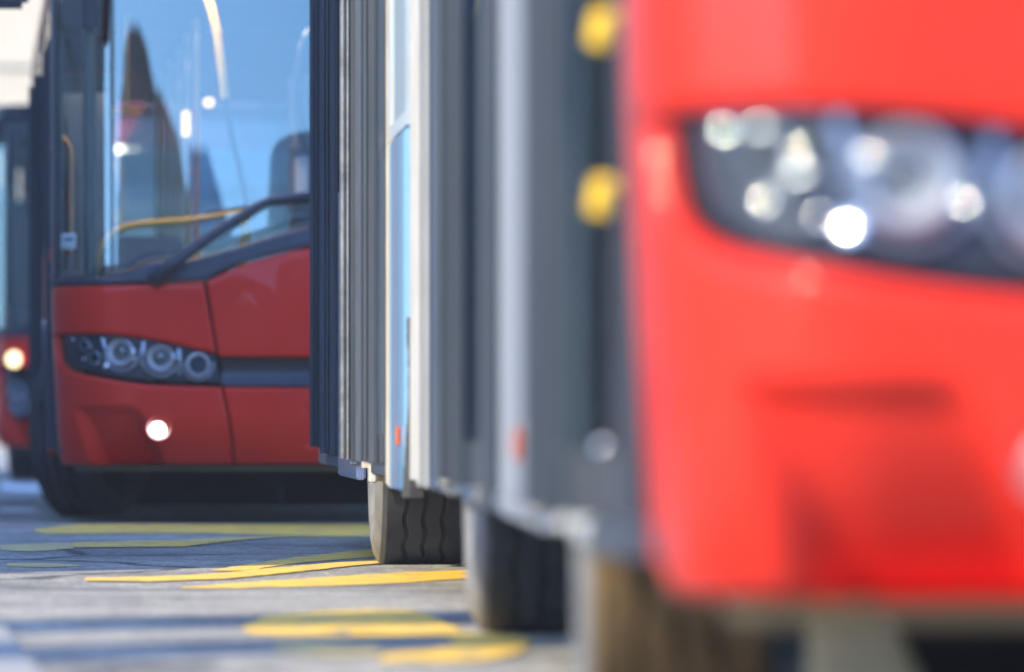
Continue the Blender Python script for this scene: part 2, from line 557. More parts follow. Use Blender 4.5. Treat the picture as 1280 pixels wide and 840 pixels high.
def front_patch(mb, bottom, top, left=None, right=None, nu=24, nv=12, off=0.0, edge=0.006, thick=0.03, disp=None, mi=0):
    cv = lambda c: [(A(x), z) for x, z in c]
    bottom, top = cv(bottom), cv(top)
    left = cv(left) if left else [bottom[0], top[0]]
    right = cv(right) if right else [bottom[-1], top[-1]]
    W = abs(bottom[-1][0] - bottom[0][0]) + 1e-6
    H = max(0.02, abs(top[len(top) // 2][1] - bottom[len(bottom) // 2][1]))
    eu, ev = min(0.2, edge / W), min(0.2, edge / H)
    us = [0, eu * 0.3] + [eu + (1 - 2 * eu) * i / nu for i in range(nu + 1)] + [1 - eu * 0.3, 1]
    vs = [0, ev * 0.3] + [ev + (1 - 2 * ev) * j / nv for j in range(nv + 1)] + [1 - ev * 0.3, 1]
    def drop(t, e):
        d = min(t, 1 - t) / e
        if d >= 1: return 0.0
        return 1 - math.sqrt(max(0.0, 1 - (1 - d) ** 2))
    rows = []
    for v in vs:
        row = []
        for u in us:
            a, z = coons(bottom, top, left, right, u, v)
            o = off - edge * min(1.0, math.hypot(drop(u, eu), drop(v, ev)))
            if disp:
                o += disp(a + HW, z)
            row.append(FP(a, z, o))
        rows.append(row)
    mb.grid(rows, mi)
    # return edge
    ring = [(u, 0) for u in us] + [(1, v) for v in vs[1:]] + [(u, 1) for u in reversed(us[:-1])] + [(0, v) for v in reversed(vs[1:-1])]
    r0, r1 = [], []
    for u, v in ring:
        a, z = coons(bottom, top, left, right, u, v)
        r0.append(FP(a, z, off - edge * min(1.0, math.hypot(drop(u, eu), drop(v, ev))) + (disp(a + HW, z) if disp else 0)))
        r1.append(FP(a, z, off - thick))
    mb.grid([r0, r1], mi, closed_u=True)

def mir(c):
    return [(2 * HW - x, z) for x, z in reversed(c)]

# ---------------------------------------------------------------- wheels
TR, TW = 0.478, 0.276
def tyre_mesh(mats):
    mb = MB()
    n = 168
    hw = TW / 2
    lat = [(-hw + 0.03, 0.30, 0), (-hw - 0.010, 0.315, 0), (-hw - 0.028, 0.35, 0), (-hw - 0.034, 0.385, 0), (-hw - 0.028, 0.42, 0), (-hw - 0.014, 0.448, 0), (-hw - 0.010, 0.452, 0), (-hw + 0.001, TR - 0.008, 0), (-hw + 0.006, TR - 0.001, 0)]
    gr = [-0.066, 0.0, 0.066]
    for g in gr:
        lat += [(g - 0.0095, TR, 1), (g - 0.0065, TR - 0.004, 1), (g - 0.0045, TR - 0.016, 1), (g + 0.0045, TR - 0.016, 1), (g + 0.0065, TR - 0.004, 1), (g + 0.0095, TR, 1)]
    lat += [(-a, r, z) for a, r, z in reversed(lat[:9])]
    rows = []
    zig = [0, 0.6, 1, 0.6, 0, -0.6, -1, -0.6]
    for j in range(n):
        th = 2 * math.pi * j / n
        row = []
        for (x, r, z) in lat:
            xx = x + (zig[j % 8] * 0.0055 if z else 0)
            zz = r * math.sin(th)
            yy = r * math.cos(th)
            zz = max(zz, -TR + 0.012)          # the flat where it carries the bus
            row.append((xx, yy, zz))
        rows.append(row)
    nu = len(lat)
    fs, ms = [], []
    for j in range(n):
        for i in range(nu - 1):
            fs.append((j * nu + i, j * nu + i + 1, ((j + 1) % n) * nu + i + 1, ((j + 1) % n) * nu + i))
            ms.append(1 if (i < 6 or i >= nu - 7) else 0)
    mb.v = [p for r in rows for p in r]
    mb.f, mb.m = fs, ms
    return mb
def rim_mesh():
    mb = MB()
    mt = Matrix.Rotation(R(-90), 4, 'Y')      # local +Z -> -X (outboard)
    hw = TW / 2
    mb.lathe([(0.305, hw - 0.03), (0.300, hw - 0.012), (0.288, hw - 0.012), (0.280, hw - 0.03), (0.262, hw - 0.06), (0.235, hw - 0.07), (0.20, hw - 0.05), (0.165, hw - 0.045), (0.12, hw - 0.045), (0.115, hw + 0.0), (0.105, hw + 0.012), (0.0, hw + 0.014)], 48, 0, mt)
    for k in range(10):
        a = 2 * math.pi * k / 10
        mm = mt @ Matrix.Translation((0.148 * math.cos(a), 0.148 * math.sin(a), hw - 0.047))
        mb.lathe([(0.017, 0), (0.017, 0.02), (0.010, 0.03), (0.0, 0.03)], 6, 0, mm)
    for k in range(10):
        a = 2 * math.pi * (k + 0.5) / 10
        mm = mt @ Matrix.Translation((0.215 * math.cos(a), 0.215 * math.sin(a), hw - 0.056))
        mb.lathe([(0.022, 0), (0.018, -0.006), (0.0, -0.006)], 12, 1, mm)
    mb.lathe([(0.303, hw - 0.03), (0.303, -hw + 0.03)], 48, 1, mt)
    return mb
_wheel_cache = {}
def wheel(bus, sec, x, y, steer=0.0, dusty=False, flip=False, clean=False):
    key = (dusty, clean)
    ml = sec @ Matrix.Translation((x, y, TR - 0.010)) @ Matrix.Rotation(steer, 4, 'Z')
    if flip:
        ml = ml @ Matrix.Rotation(math.pi, 4, 'Z')
    w = bpy.data.objects.new("wheel", None)
    COL.objects.link(w)
    w.parent = bus
    w.matrix_local = ml
    if key not in _wheel_cache:
        t = tyre_mesh(None).build("tyre", ['tyre_dusty' if dusty else 'tyre', 'tyre' if clean else 'sidewall'], w, None, fixn=True, angle=40)
        if 'rim' not in _wheel_cache:
            r = rim_mesh().build("rim", ['rim', 'under'], w)
            _wheel_cache['rim'] = r.data
        else:
            r = bpy.data.objects.new("rim", _wheel_cache['rim'])
            COL.objects.link(r)
            r.parent = w
        _wheel_cache[key] = t.data
    else:
        for nm, me in (("tyre", _wheel_cache[key]), ("rim", _wheel_cache['rim'])):
            o = bpy.data.objects.new(nm, me)
            COL.objects.link(o)
            o.parent = w
    return w

# ---------------------------------------------------------------- bus
def lamp(hl, sec, xm, z, r, style, lit=None):
    """one round lamp inside a headlight: bowl, ring and lens"""
    mb = MB()
    p = Vector(FP(A(xm), z, -0.035))
    yaw = 0.35 * (1 if xm > HW else -1) * sstep(0.55, 1.2, abs(xm - HW))
    mt = Matrix.Translation(p) @ Matrix.Rotation(yaw, 4, 'Z') @ Matrix.Rotation(R(90), 4, 'X')   # +Z -> -Y (forwards)
    if style == 'projector':
        mb.lathe([(r * 1.16, 0.0), (r * 1.14, 0.014), (r * 1.05, 0.018), (r * 0.98, 0.012), (r * 0.9, -0.010), (r * 0.70, -0.030), (r * 0.58, -0.036)], 40, 0, mt)
        mb.lathe([(r * 0.60, -0.036), (r * 0.60, -0.012), (r * 0.52, -0.008)], 40, 0, mt)
        mb.lathe([(r * 1.02, 0.0175), (r * 0.97, 0.020), (r * 0.80, 0.006), (r * 0.62, -0.004), (r * 0.60, -0.012)], 40, 1, mt)
        mb.lathe([(r * 0.54 * math.cos(R(a)), -0.012 + r * 0.30 * math.sin(R(a))) for a in range(0, 91, 10)], 32, 2, mt)
    else:
        mb.lathe([(r * 1.15, 0.0), (r * 1.1, 0.012), (r, 0.013), (r * 0.84, 0.002)], 32, 1, mt)
        mb.lathe([(r * 0.84, 0.002), (r * 0.72, -0.018), (r * 0.4, -0.030), (r * 0.2, -0.034)], 32, 0, mt)
        mb.lathe([(r * 0.26 * math.cos(R(a)), -0.034 + r * 0.5 * math.sin(R(a))) for a in range(0, 91, 15)], 20, 2, mt)
    mats = ['chrome' if style == 'projector' else 'satin_chrome', 'lamp_ring' if r > 0.04 else 'satin_chrome', 'lens_bulge']
    if lit:
        mb.lathe([(r * 0.9, 0.004), (r * 0.5, 0.012), (0, 0.014)], 24, 3, mt)
        mats.append(lit)
    return mb.build("lamp", mats, hl, None, angle=50)

def headlight(bus, sec, flip=False, style='sweep'):
    f = (lambda c: mir(c)) if flip else (lambda c: c)
    g = (lambda x: 2 * HW - x) if flip else (lambda x: x)
    if style == 'sweep':
        top = [(0.012, 0.926), (0.13, 0.927), (0.28, 0.922), (0.45, 0.902), (0.63, 0.866), (0.796, 0.828)]
        bot = [(0.030, 0.806), (0.080, 0.766), (0.19, 0.740), (0.42, 0.706), (0.62, 0.696), (0.815, 0.690)]
        lamps = [(0.125, 0.880, 0.027, 'b'), (0.178, 0.815, 0.031, 'b'), (0.325, 0.842, 0.062, 'projector'), (0.522, 0.815, 0.063, 'projector'), (0.708, 0.782, 0.052, 'b')]
    else:
        top = [(0.07, 0.80), (0.16, 0.82), (0.28, 0.80), (0.36, 0.76)]
        bot = [(0.13, 0.54), (0.19, 0.52), (0.27, 0.52), (0.36, 0.54)]
        lamps = [(0.19, 0.74, 0.055, 'b'), (0.21, 0.62, 0.055, 'b'), (0.30, 0.68, 0.03, 'b')]
    mb = MB()
    front_patch(mb, f(bot), f(top), nu=40, nv=14, off=-0.045, edge=0.002, thick=0.10)
    hl = mb.build("headlight", 'lamp_dark', bus, sec)
    for (x, z, r, st) in lamps:
        lamp(hl, sec, g(x), z, r, st)
    if style == 'sweep':
        for (x, z, cv_) in ((0.084, 0.907, 0.028), (0.172, 0.872, 0.025), (0.132, 0.812, 0.025), (0.204, 0.790, 0.027), (0.244, 0.778, 0.070), (0.272, 0.868, 0.027), (0.398, 0.810, 0.028), (0.615, 0.745, 0.024)):  # chrome caps added to throw sun glints, tilted halfway to the sun
            dome(hl, None, FP(A(g(x)), z, -0.016), cv_ * 0.20, cv_, "glint_bead", axis=(-0.316, -0.876, 0.364))
    # bezel scallops between the lamps
    mb = MB()
    for (x, z, r, st) in lamps:
        if r < 0.05: continue
        pts = [FP(A(g(x + 1.42 * r * math.cos(R(t)))), z + 1.42 * r * math.sin(R(t)), -0.032) for t in range(170, 371, 10)]
        mb.tube(pts, 0.007, 8)
    if style == 'sweep':
        for (x0, z0, x1, z1) in ((0.23, 0.915, 0.262, 0.80), (0.44, 0.895, 0.425, 0.78), (0.615, 0.86, 0.615, 0.76)):
            mb.tube([FP(A(g(x0 + (x1 - x0) * t)), z0 + (z1 - z0) * t, -0.034 + 0.008 * math.sin(math.pi * t)) for t in [i / 6 for i in range(7)]], 0.011, 8)
    mb.build("bezel", 'satin_chrome', hl)
    mb = MB()
    front_patch(mb, f(bot), f(top), nu=40, nv=10, off=0.002, edge=0.004, thick=0.012)
    mb.build("lens_cover", 'lamp_cover', hl, None)
    return hl

def fog_lamp(bus, sec, xm, z, r, lit):
    mb = MB()
    mt = Matrix.Translation(FP(A(xm), z, 0.0)) @ Matrix.Rotation(R(90), 4, 'X')
    mb.lathe([(r * 1.25, -0.02), (r * 1.25, 0.006), (r * 1.12, 0.012), (r * 1.02, 0.006)], 32, 0, mt)
    mb.lathe([(r * 1.02, 0.006), (r * 0.9, -0.004), (r * 0.72, -0.006)], 32, 2, mt)
    mb.lathe([(r * 0.74 * math.cos(R(a)), -0.006 + 0.018 * math.sin(R(a))) for a in range(0, 91, 15)], 32, 1, mt)
    return mb.build("fog_lamp", ['red', 'lit' if lit else 'fog_lens', 'lamp_ring' if lit else 'fog_lens'], bus, sec, angle=50)

def recess(xm, z):
    """moulded hollow in each bumper corner, plus a slight one at the middle"""
    x = xm if xm < HW else 2 * HW - xm
    right = 0.37 + 0.5 * max(0, 0.565 - z)
    left = 0.065 + 0.35 * max(0, 0.55 - z)
    d = sstep(left - 0.015, left + 0.045, x) * (1 - sstep(right - 0.02, right + 0.055, x)) * (1 - sstep(0.535, 0.592, z))
    c = sstep(1.225, 1.245, x) * (1 - sstep(0.565, 0.58, z)) * sstep(0.37, 0.39, z)
    return -(0.034 + 0.40 * max(0.0, 0.56 - z)) * d - 0.02 * c

def dome(parent, sec, p, r, curv, name, mat='chrome', axis=None):
    """shallow domed cap facing forwards, or along axis"""
    mb = MB()
    mt = Matrix.Translation(p) @ (Vector(axis).to_track_quat('Z', 'Y').to_matrix().to_4x4() if axis else Matrix.Rotation(R(90), 4, 'X'))
    t1 = math.asin(min(0.99, r / curv))
    h0 = curv * math.cos(t1)
    mb.lathe([(r, -0.006)] + [(curv * math.sin(t1 * k / 7), curv * math.cos(t1 * k / 7) - h0) for k in range(7, -1, -1)], 20, 0, mt)
    return mb.build(name, mat, parent, sec, angle=40)

def door_leaf(bus, sec, y, protr, face=-1, handle=False, tint='rubber_seal', zb=0.375, bus_red=False):
    """open door leaf standing across the body line, its edge outside the body"""
    x0, x1 = -HW - protr, -HW + 0.40
    t = 0.042
    z1 = 2.42
    mb = MB()
    mb.box((x0 + 0.030, y, zb), (x0 + 0.062, y + t, z1))
    mb.box((x1 - 0.05, y, zb), (x1, y + t, z1))
    mb.box((x0 + 0.062, y + 0.003, zb), (x1 - 0.05, y + t - 0.003, zb + 0.10))
    mb.box((x0 + 0.062, y + 0.003, z1 - 0.10), (x1 - 0.05, y + t - 0.003, z1))
    leaf = mb.build("door_leaf", 'leaf_frame', bus, sec, bevel=0.004)
    mb = MB()
    # finger-guard rubber: a flat web with three soft ribs
    mb.box((x0 + 0.006, y + 0.012, zb + 0.012), (x0 + 0.0298, y + t - 0.012, z1 - 0.004))
    mb.tube([(x0 + 0.006, y + t / 2, zb + 0.010), (x0 + 0.006, y + t / 2, z1 - 0.004)], 0.0135, 12)
    mb.tube([(x0 + 0.022, y + 0.010, zb + 0.006), (x0 + 0.022, y + 0.010, z1 - 0.004)], 0.0065, 10)
    mb.tube([(x0 + 0.050, y + 0.0005, zb + 0.006), (x0 + 0.050, y + 0.0005, z1 - 0.004)], 0.003, 8)
    mb.build("rubber_seal", tint, leaf)
    mb = MB()
    mb.box((x0 + 0.0622, y + 0.012, zb + 0.1002), (x1 - 0.0502, y + t - 0.016, z1 - 0.1002))
    mb.build("glass_pane", 'door_glass', leaf)
    if handle:
        for zc in (1.124, 0.867):
            mb = MB()
            mb.tube([(x0 + 0.122, y + 0.016, zc), (x0 + 0.122, y - 0.012, zc)], [0.012, 0.014], 12)
            mb.tube([(x0 + 0.118, y - 0.012, zc - 0.022), (x0 + 0.126, y - 0.030, zc + 0.022)], [0.021, 0.021], 14)
            mb.build("grip", 'yellow', leaf)
        for zc in (0.482, 0.405):
            dome(leaf, None, (x0 + 0.122, y + 0.012, zc), 0.008, 0.013, "hinge_bolt")
    return leaf

def closed_leaf(bus, sec, y0, y1):
    mb = MB()
    xo, xi = -HW - 0.004, -HW + 0.036
    for (a, b, c, d) in ((y0, y0 + 0.06, 0.36, 2.42), (y1 - 0.06, y1, 0.36, 2.42), (y0 + 0.06, y1 - 0.06, 0.36, 0.48), (y0 + 0.06, y1 - 0.06, 2.32, 2.42)):
        mb.box((xo, a, c), (xi, b, d))
    leaf = mb.build("door_leaf", 'leaf_frame', bus, sec, bevel=0.004)
    mb = MB()
    for y in (y0 + 0.004, y1 - 0.004):
        mb.tube([(xo - 0.002, y, 0.37), (xo - 0.002, y, 2.41)], 0.012, 10)
    mb.build("rubber_seal", 'rubber_seal', leaf)
    mb = MB()
    mb.box((xo + 0.006, y0 + 0.06, 0.48), (xo + 0.014, y1 - 0.06, 2.32))
    mb.build("glass_pane", 'door_glass', leaf)
    return leaf

def side_panel(bus, sec, y0, y1, zb=0.33, zt=1.405, wheel_y=None, name="side_panel", mat='white_body', side=-1, ar=0.56):
    """lower body side with an arch cut out over a wheel"""
    out = [(y0, zb)]
    if wheel_y is not None:
        cz = 0.47
        th0 = math.asin((zb - cz) / ar)
        a0, a1 = math.pi - th0, th0
        for k in range(25):
            th = a0 + (a1 - a0) * k / 24
            out.append((wheel_y + ar * math.cos(th), cz + ar * math.sin(th)))
    out += [(y1, zb), (y1, zt), (y0, zt)]
    mb = MB()
    xo, xi = side * HW, side * (HW - 0.035)
    mb.prism(out, lambda y, z: (xo, y, z), lambda y, z: (xi, y, z))
    o = mb.build(name, mat, bus, sec, bevel=0.006)
    if wheel_y is not None:
        mb = MB()
        pts = [(side * (HW + 0.004), wheel_y + (ar - 0.004) * math.cos(R(t)), 0.47 + (ar - 0.004) * math.sin(R(t))) for t in range(-12, 193, 6)]
        mb.tube(pts, 0.018, 8)
        mb.build("arch_trim", 'cream' if mat != 'red' else 'black', o)
    return o

def side_window(bus, sec, y0, y1, side=-1, zb=1.415, zt=2.72, mats=('black', 'window')):
    mb = MB()
    xo, xi = side * (HW - 0.006), side * (HW - 0.03)
    f = 0.045
    for (a, b, c, d) in ((y0, y1, zb, zb + f), (y0, y1, zt - f, zt), (y0, y0 + f, zb + f, zt - f), (y1 - f, y1, zb + f, zt - f)):
        mb.box((min(xo, xi), a, c), (max(xo, xi), b, d))
    w = mb.build("window", mats[0], bus, sec)
    mb = MB()
    xa, xb = side * (HW - 0.010), side * (HW - 0.016)
    mb.box((min(xa, xb), y0 + f, zb + f), (max(xa, xb), y1 - f, zt - f))
    mb.build("pane", mats[1], w)
    return w

def roof_part(bus, sec, y0, y1, mat='red'):
    rows = []
    for y in [y0, y0 + 0.02, y1 - 0.02, y1]:
        row = []
        ins = 0.03 if y in (y0, y1) else 0.0
        for t in range(0, 181, 10):
            c, s_ = math.cos(R(t)), math.sin(R(t))
            x = (HW - ins) * (abs(c) ** 0.35) * (1 if c >= 0 else -1)
            z = 2.73 + (0.33 - ins) * (abs(s_) ** 0.45)
            row.append((x, y, z))
        rows.append(row)
    mb = MB()
    mb.grid(rows)
    mb.add(rows[0], [tuple(range(len(rows[0])))])
    mb.add(rows[-1], [tuple(range(len(rows[0])))])
    return mb.build("roof", mat, bus, sec, angle=50)

def bus_front(bus, sec, lit=False, style='sweep', interior=True):
    # --- upper corner panel with the seam that leans inwards
    sw = style == 'sweep'
    hb = [(0.0, 0.932), (0.14, 0.934), (0.28, 0.930), (0.45, 0.910), (0.63, 0.874), (0.796, 0.836)] if sw else [(0.0, 0.95), (0.3, 0.93), (0.5, 0.89), (0.796, 0.836)]
    mb = MB()
    front_patch(mb, hb, [(0.0, 1.164), (0.3, 1.172), (0.735, 1.188)], nu=44, nv=10, edge=0.010)
    mb.build("front_panel", 'red', bus, sec, angle=60)
    mb = MB()
    front_patch(mb, mir(hb), [(1.812, 1.425), (2.2, 1.43), (2.55, 1.42)], nu=44, nv=10, edge=0.010)
    mb.build("front_panel", 'red', bus, sec, angle=60)
    ctop = [(0.749, 1.189), (0.85, 1.240), (1.0, 1.295), (1.275, 1.362), (1.55, 1.405), (1.800, 1.425)]
    mb = MB()
    front_patch(mb, [(0.808, 0.822), (1.275, 0.818), (1.742, 0.822)], ctop, nu=50, nv=16, edge=0.012, disp=lambda x, z: 0.02 * sstep(0.05, 0.35, min(x - 0.75, 1.8 - x)) * sstep(1.40, 1.0, z))
    mb.build("service_flap", 'red', bus, sec, angle=60)
    # --- dark bar between the headlights
    mb = MB()
    front_patch(mb, [(0.822, 0.682), (1.275, 0.680), (1.728, 0.682)], [(0.815, 0.816), (1.275, 0.812), (1.735, 0.816)], nu=30, nv=14, off=-0.012, edge=0.004, disp=lambda x, z: -0.035 * math.sin(math.pi * max(0, min(1, (z - 0.68) / 0.135))))
    mb.build("grille_bar", 'cowl', bus, sec, angle=60)
    # --- bumper corners and middle
    if sw:
        bt = [(0.0, 0.926), (0.005, 0.914), (0.020, 0.802), (0.066, 0.756), (0.18, 0.729), (0.42, 0.693), (0.62, 0.683), (0.822, 0.677)]
    else:
        bt = [(0.0, 0.945), (0.055, 0.90), (0.12, 0.54), (0.22, 0.505), (0.36, 0.52), (0.41, 0.86), (0.60, 0.85), (0.822, 0.672)]
    bb = [(0.0, 0.288), (0.4, 0.291), (0.886, 0.293)]
    sr = [(0.886, 0.293), (0.862, 0.48), (0.822, 0.672)]
    for fl in (False, True):
        mb = MB()
        if not fl:
            front_patch(mb, bb, bt, right=sr, nu=96, nv=64, edge=0.022, disp=recess)
        else:
            front_patch(mb, mir(bb), mir(bt), left=mir(list(reversed(sr))), nu=96, nv=64, edge=0.022, disp=recess)
        mb.build("bumper_corner", 'red', bus, sec, angle=60)
    mb = MB()
    front_patch(mb, [(0.893, 0.293), (1.275, 0.295), (1.657, 0.293)], [(0.829, 0.672), (1.275, 0.670), (1.721, 0.672)], left=[(0.893, 0.293), (0.869, 0.48), (0.829, 0.672)], right=[(1.657, 0.293), (1.681, 0.48), (1.721, 0.672)], nu=60, nv=40, edge=0.020, disp=recess)
    mb.build("bumper", 'red', bus, sec, angle=60)
    mb = MB()
    front_patch(mb, [(0.06, 0.256), (1.275, 0.256), (2.49, 0.256)], [(0.05, 0.285), (1.275, 0.289), (2.50, 0.285)], nu=60, nv=3, off=-0.016, edge=0.004, thick=0.10)
    mb.build("bumper_lip", 'lip', bus, sec, angle=60)
    # --- inner dark shell behind all joints
    mb = MB()
    front_patch(mb, [(0.01, 0.32), (1.275, 0.32), (2.54, 0.32)], [(0.01, 1.19), (1.275, 1.19), (2.54, 1.19)], nu=40, nv=6, off=-0.16, edge=0.004, thick=0.05)
    mb.build("front_shell", 'black_matte', bus, sec)
    # --- cowl under the windscreen
    cb = [(0.0, 1.170), (0.3, 1.179), (0.735, 1.195), (0.749, 1.197), (0.85, 1.248), (1.0, 1.303), (1.275, 1.370), (1.55, 1.413), (1.800, 1.433), (2.2, 1.437), (2.55, 1.427)]
    ct = [(0.0, 1.212), (0.2, 1.214), (0.34, 1.216), (0.42, 1.262), (0.52, 1.290), (0.62, 1.288), (0.74, 1.312), (1.0, 1.390), (1.275, 1.468), (1.55, 1.510), (1.80, 1.528), (2.55, 1.530)]
    mb = MB()
    front_patch(mb, cb, ct, nu=90, nv=6, off=0.004, edge=0.008)
    mb.build("cowl", 'cowl', bus, sec, angle=60)
    # --- windscreen with dark border
    wb = [(x, z + 0.006) for x, z in ct]
    mb = MB()
    front_patch(mb, [(0.034, 1.219)] + [(x, z) for x, z in wb[1:-1]] + [(2.516, 1.536)], [(0.034, 2.93), (0.6, 2.95), (1.275, 2.96), (1.95, 2.95), (2.516, 2.93)], nu=80, nv=30, off=0.0, edge=0.0004, thick=0.0012)
    mb.build("windscreen", 'windscreen', bus, sec, angle=60)
    mb = MB()
    front_patch(mb, [(0.0, 1.219), (0.012, 1.219), (0.028, 1.219)], [(0.0, 2.93), (0.012, 2.93), (0.028, 2.93)], nu=6, nv=10, off=0.004, edge=0.004)
    mb.build("corner_trim", 'black', bus, sec, angle=60)
    mb = MB()
    front_patch(mb, [(2.522, 1.536), (2.538, 1.536), (2.55, 1.536)], [(2.522, 2.93), (2.538, 2.93), (2.55, 2.93)], nu=6, nv=10, off=0.004, edge=0.004)
    mb.build("corner_trim", 'black', bus, sec, angle=60)
    for x in (0.140, 2.41):
        mb = MB()
        mb.tube([FP(A(x), z, -0.075) for z in (1.2, 1.8, 2.4, 2.95)], 0.032, 12)
        mb.build("windscreen_pillar", 'black', bus, sec, angle=60)
    mb = MB()
    front_patch(mb, [(0.0, 2.955), (1.275, 2.982), (2.55, 2.955)], [(0.06, 3.06), (1.275, 3.07), (2.49, 3.06)], nu=40, nv=4, off=0.003, edge=0.01, thick=0.2)
    mb.build("destination_box", 'black', bus, sec, angle=60)
    # --- side returns of the front corner, up to the first door
    for s in (-1, 1):
        for nm, mt, z0, z1 in (("corner_panel", 'red', 0.33, 1.16), ("corner_post", 'black', 1.165, 2.93)):
            rows = []
            for k in range(13):
                z = z0 + (z1 - z0) * k / 12
                y0 = FP(-(HW - CR + CR * math.pi / 2), z)[1]
                tp = taper(z)
                rows.append([(s * (HW - 0.002 - tp), y0 - 0.004, z), (s * (HW - tp), y0 + 0.02, z), (s * (HW - tp), 0.655, z), (s * (HW - 0.03 - tp), 0.66, z)])
            mb = MB()
            mb.grid(rows)
            mb.build(nm, mt, bus, sec, angle=60)
    headlight(bus, sec, False, style)
    headlight(bus, sec, True, style)
    if style == 'sweep':
        fog_lamp(bus, sec, 0.510, 0.472, 0.052, lit)
        fog_lamp(bus, sec, 2 * HW - 0.510, 0.472, 0.050, False)
    # --- wiper: pivot, arm, blade
    mb = MB()
    P = lambda xm, z, o: FP(A(xm), z, o)
    mb.tube([P(0.505, 1.205, 0.02), P(0.52, 1.225, 0.06), P(0.60, 1.285, 0.075), P(0.80, 1.43, 0.075), P(1.00, 1.560, 0.072), P(1.06, 1.587, 0.07), P(1.28, 1.622, 0.06), P(1.45, 1.645, 0.045)], [0.045, 0.040, 0.030, 0.026, 0.022, 0.020, 0.014, 0.010], 10)
    wp = mb.build("wiper", 'cowl', bus, sec, angle=60)
    mb = MB()
    mb.tube([P(0.745, 1.525, 0.03), P(1.0, 1.562, 0.04), P(1.35, 1.605, 0.045), P(1.75, 1.66, 0.03)], [0.005, 0.009, 0.009, 0.005], 8)
    mb.build("blade", 'black', wp)
    # --- hanging mirrors
    mb = MB()
    mb.tube([(-1.05, 0.30, 3.0), (-1.25, 0.10, 3.02), (-1.46, -0.05, 2.98), (-1.48, -0.06, 2.9)], 0.022, 10)
    mr = mb.build("mirror", 'black', bus, sec)
    mb = MB()
    mb.box((-1.60, -0.10, 2.515), (-1.395, -0.01, 2.93))
    mb.build("mirror_housing", 'black', mr, bevel=0.03)
    mb = MB()
    mb.tube([(-1.02, 0.28, 3.0), (-1.06, 0.06, 2.98), (-1.09, 0.0, 2.8)], 0.016, 10)
    mr = mb.build("mirror", 'black', bus, sec)
    mb = MB()
    mb.box((-1.135, -0.045, 2.40), (-1.052, 0.03, 2.86))
    mb.build("mirror_housing", 'black', mr, bevel=0.025)
    mb = MB()
    mb.tube([(1.05, 0.30, 3.0), (1.25, 0.10, 3.02), (1.46, -0.05, 2.98), (1.48, -0.06, 2.8)], 0.022, 10)
    mr = mb.build("mirror", 'black', bus, sec)
    mb = MB()
    mb.box((1.395, -0.10, 2.35), (1.60, -0.01, 2.85))
    mb.build("mirror_housing", 'black', mr, bevel=0.03)
    if not interior:
        return
    # --- driver's area
    mb = MB()
    dsh = [(0.42, 0.50), (0.40, 1.10), (0.52, 1.20), (0.80, 1.22), (0.95, 1.12), (0.98, 0.50)]
    mb.prism(dsh, lambda y, z: (-1.12, y, z), lambda y, z: (0.10, y, z))
    dsh2 = [(0.42, 0.50), (0.42, 1.28), (0.55, 1.40), (0.70, 1.43), (0.95, 1.26), (0.98, 0.50)]
    mb.prism(dsh2, lambda y, z: (0.102, y, z), lambda y, z: (1.12, y, z))
    mb.build("dashboard", 'dash', bus, sec, bevel=0.02)
    mb = MB()
    mt = Matrix.Translation((0.68, 1.05, 1.32)) @ Matrix.Rotation(R(-35), 4, 'X')
    ring = [tuple(mt @ Vector((0.225 * math.cos(R(t)), 0.225 * math.sin(R(t)), 0))) for t in range(0, 361, 15)]
    mb.tube(ring, 0.016, 8, cap=False)
    mb.tube([mt @ Vector((-0.22, 0, 0)), mt @ Vector((0.22, 0, 0))], 0.014, 8)
    mb.tube([mt @ Vector((0, 0, 0)), mt @ Vector((0, 0, -0.4))], 0.03, 8)
    mb.build("steering_wheel", 'black', bus, sec)
    mb = MB()
    mb.box((0.42, 1.45, 0.88), (0.94, 1.95, 1.0))
    mb.box((0.44, 1.90, 1.0), (0.92, 2.03, 1.75))
    mb.box((0.53, 1.90, 1.78), (0.83, 2.0, 2.02))
    mb.box((0.60, 1.60, 0.4), (0.76, 1.8, 0.88))
    mb.build("driver_seat", 'seat', bus, sec, bevel=0.04)
    mb = MB()
    mb.box((-0.02, 1.9, 0.4), (0.02, 2.2, 2.3))
    mb.box((-0.02, 2.2, 0.4), (1.18, 2.24, 2.3))
    mb.build("driver_partition", 'interior', bus, sec, bevel=0.01)
    # yellow rails
    ry = 0.60
    mb = MB()
    c = [(0.235, 1.22), (0.262, 1.345), (0.315, 1.43), (0.40, 1.472), (0.55, 1.492), (0.75, 1.508), (0.98, 1.548)]
    mb.tube([(x - HW - 0.02, ry, z) for x, z in [crom(c, i / 20) for i in range(21)]], 0.019, 10)
    mb.tube([(0.93 - HW, ry, 1.23), (0.965 - HW, ry, 1.43), (0.96 - HW, ry, 1.55)], 0.022, 10)
    mb.build("handrail", 'yellow', bus, sec)
    mb = MB()
    c = [(0.020, 1.85), (0.055, 1.905), (0.088, 1.86), (0.092, 1.7), (0.092, 1.33)]
    mb.tube([(x - HW - 0.01, 0.47, z) for x, z in [crom(c, i / 16) for i in range(17)]], 0.021, 10)
    mb.tube([(0.055 - HW, 0.47, 1.64), (0.09 - HW - 0.01, 0.47, 1.64)], 0.016, 8)
    mb.build("handrail", 'yellow', bus, sec)
    mb = MB()
    c = [(0.74, 2.72), (0.79, 2.60), (0.828, 2.45), (0.855, 2.25), (0.868, 2.12)]
    mb.tube([(x - HW, 0.75, z) for x, z in [crom(c, i / 12) for i in range(13)]], 0.020, 10)
    hr = mb.build("handrail", 'yellow', bus, sec)
    mb = MB()
    c = [(0.868, 2.12), (0.90, 1.95), (0.945, 1.75), (0.975, 1.60), (0.98, 1.5)]
    mb.tube([(x - HW, 0.75, z) for x, z in [crom(c, i / 12) for i in range(13)]], 0.016, 10)
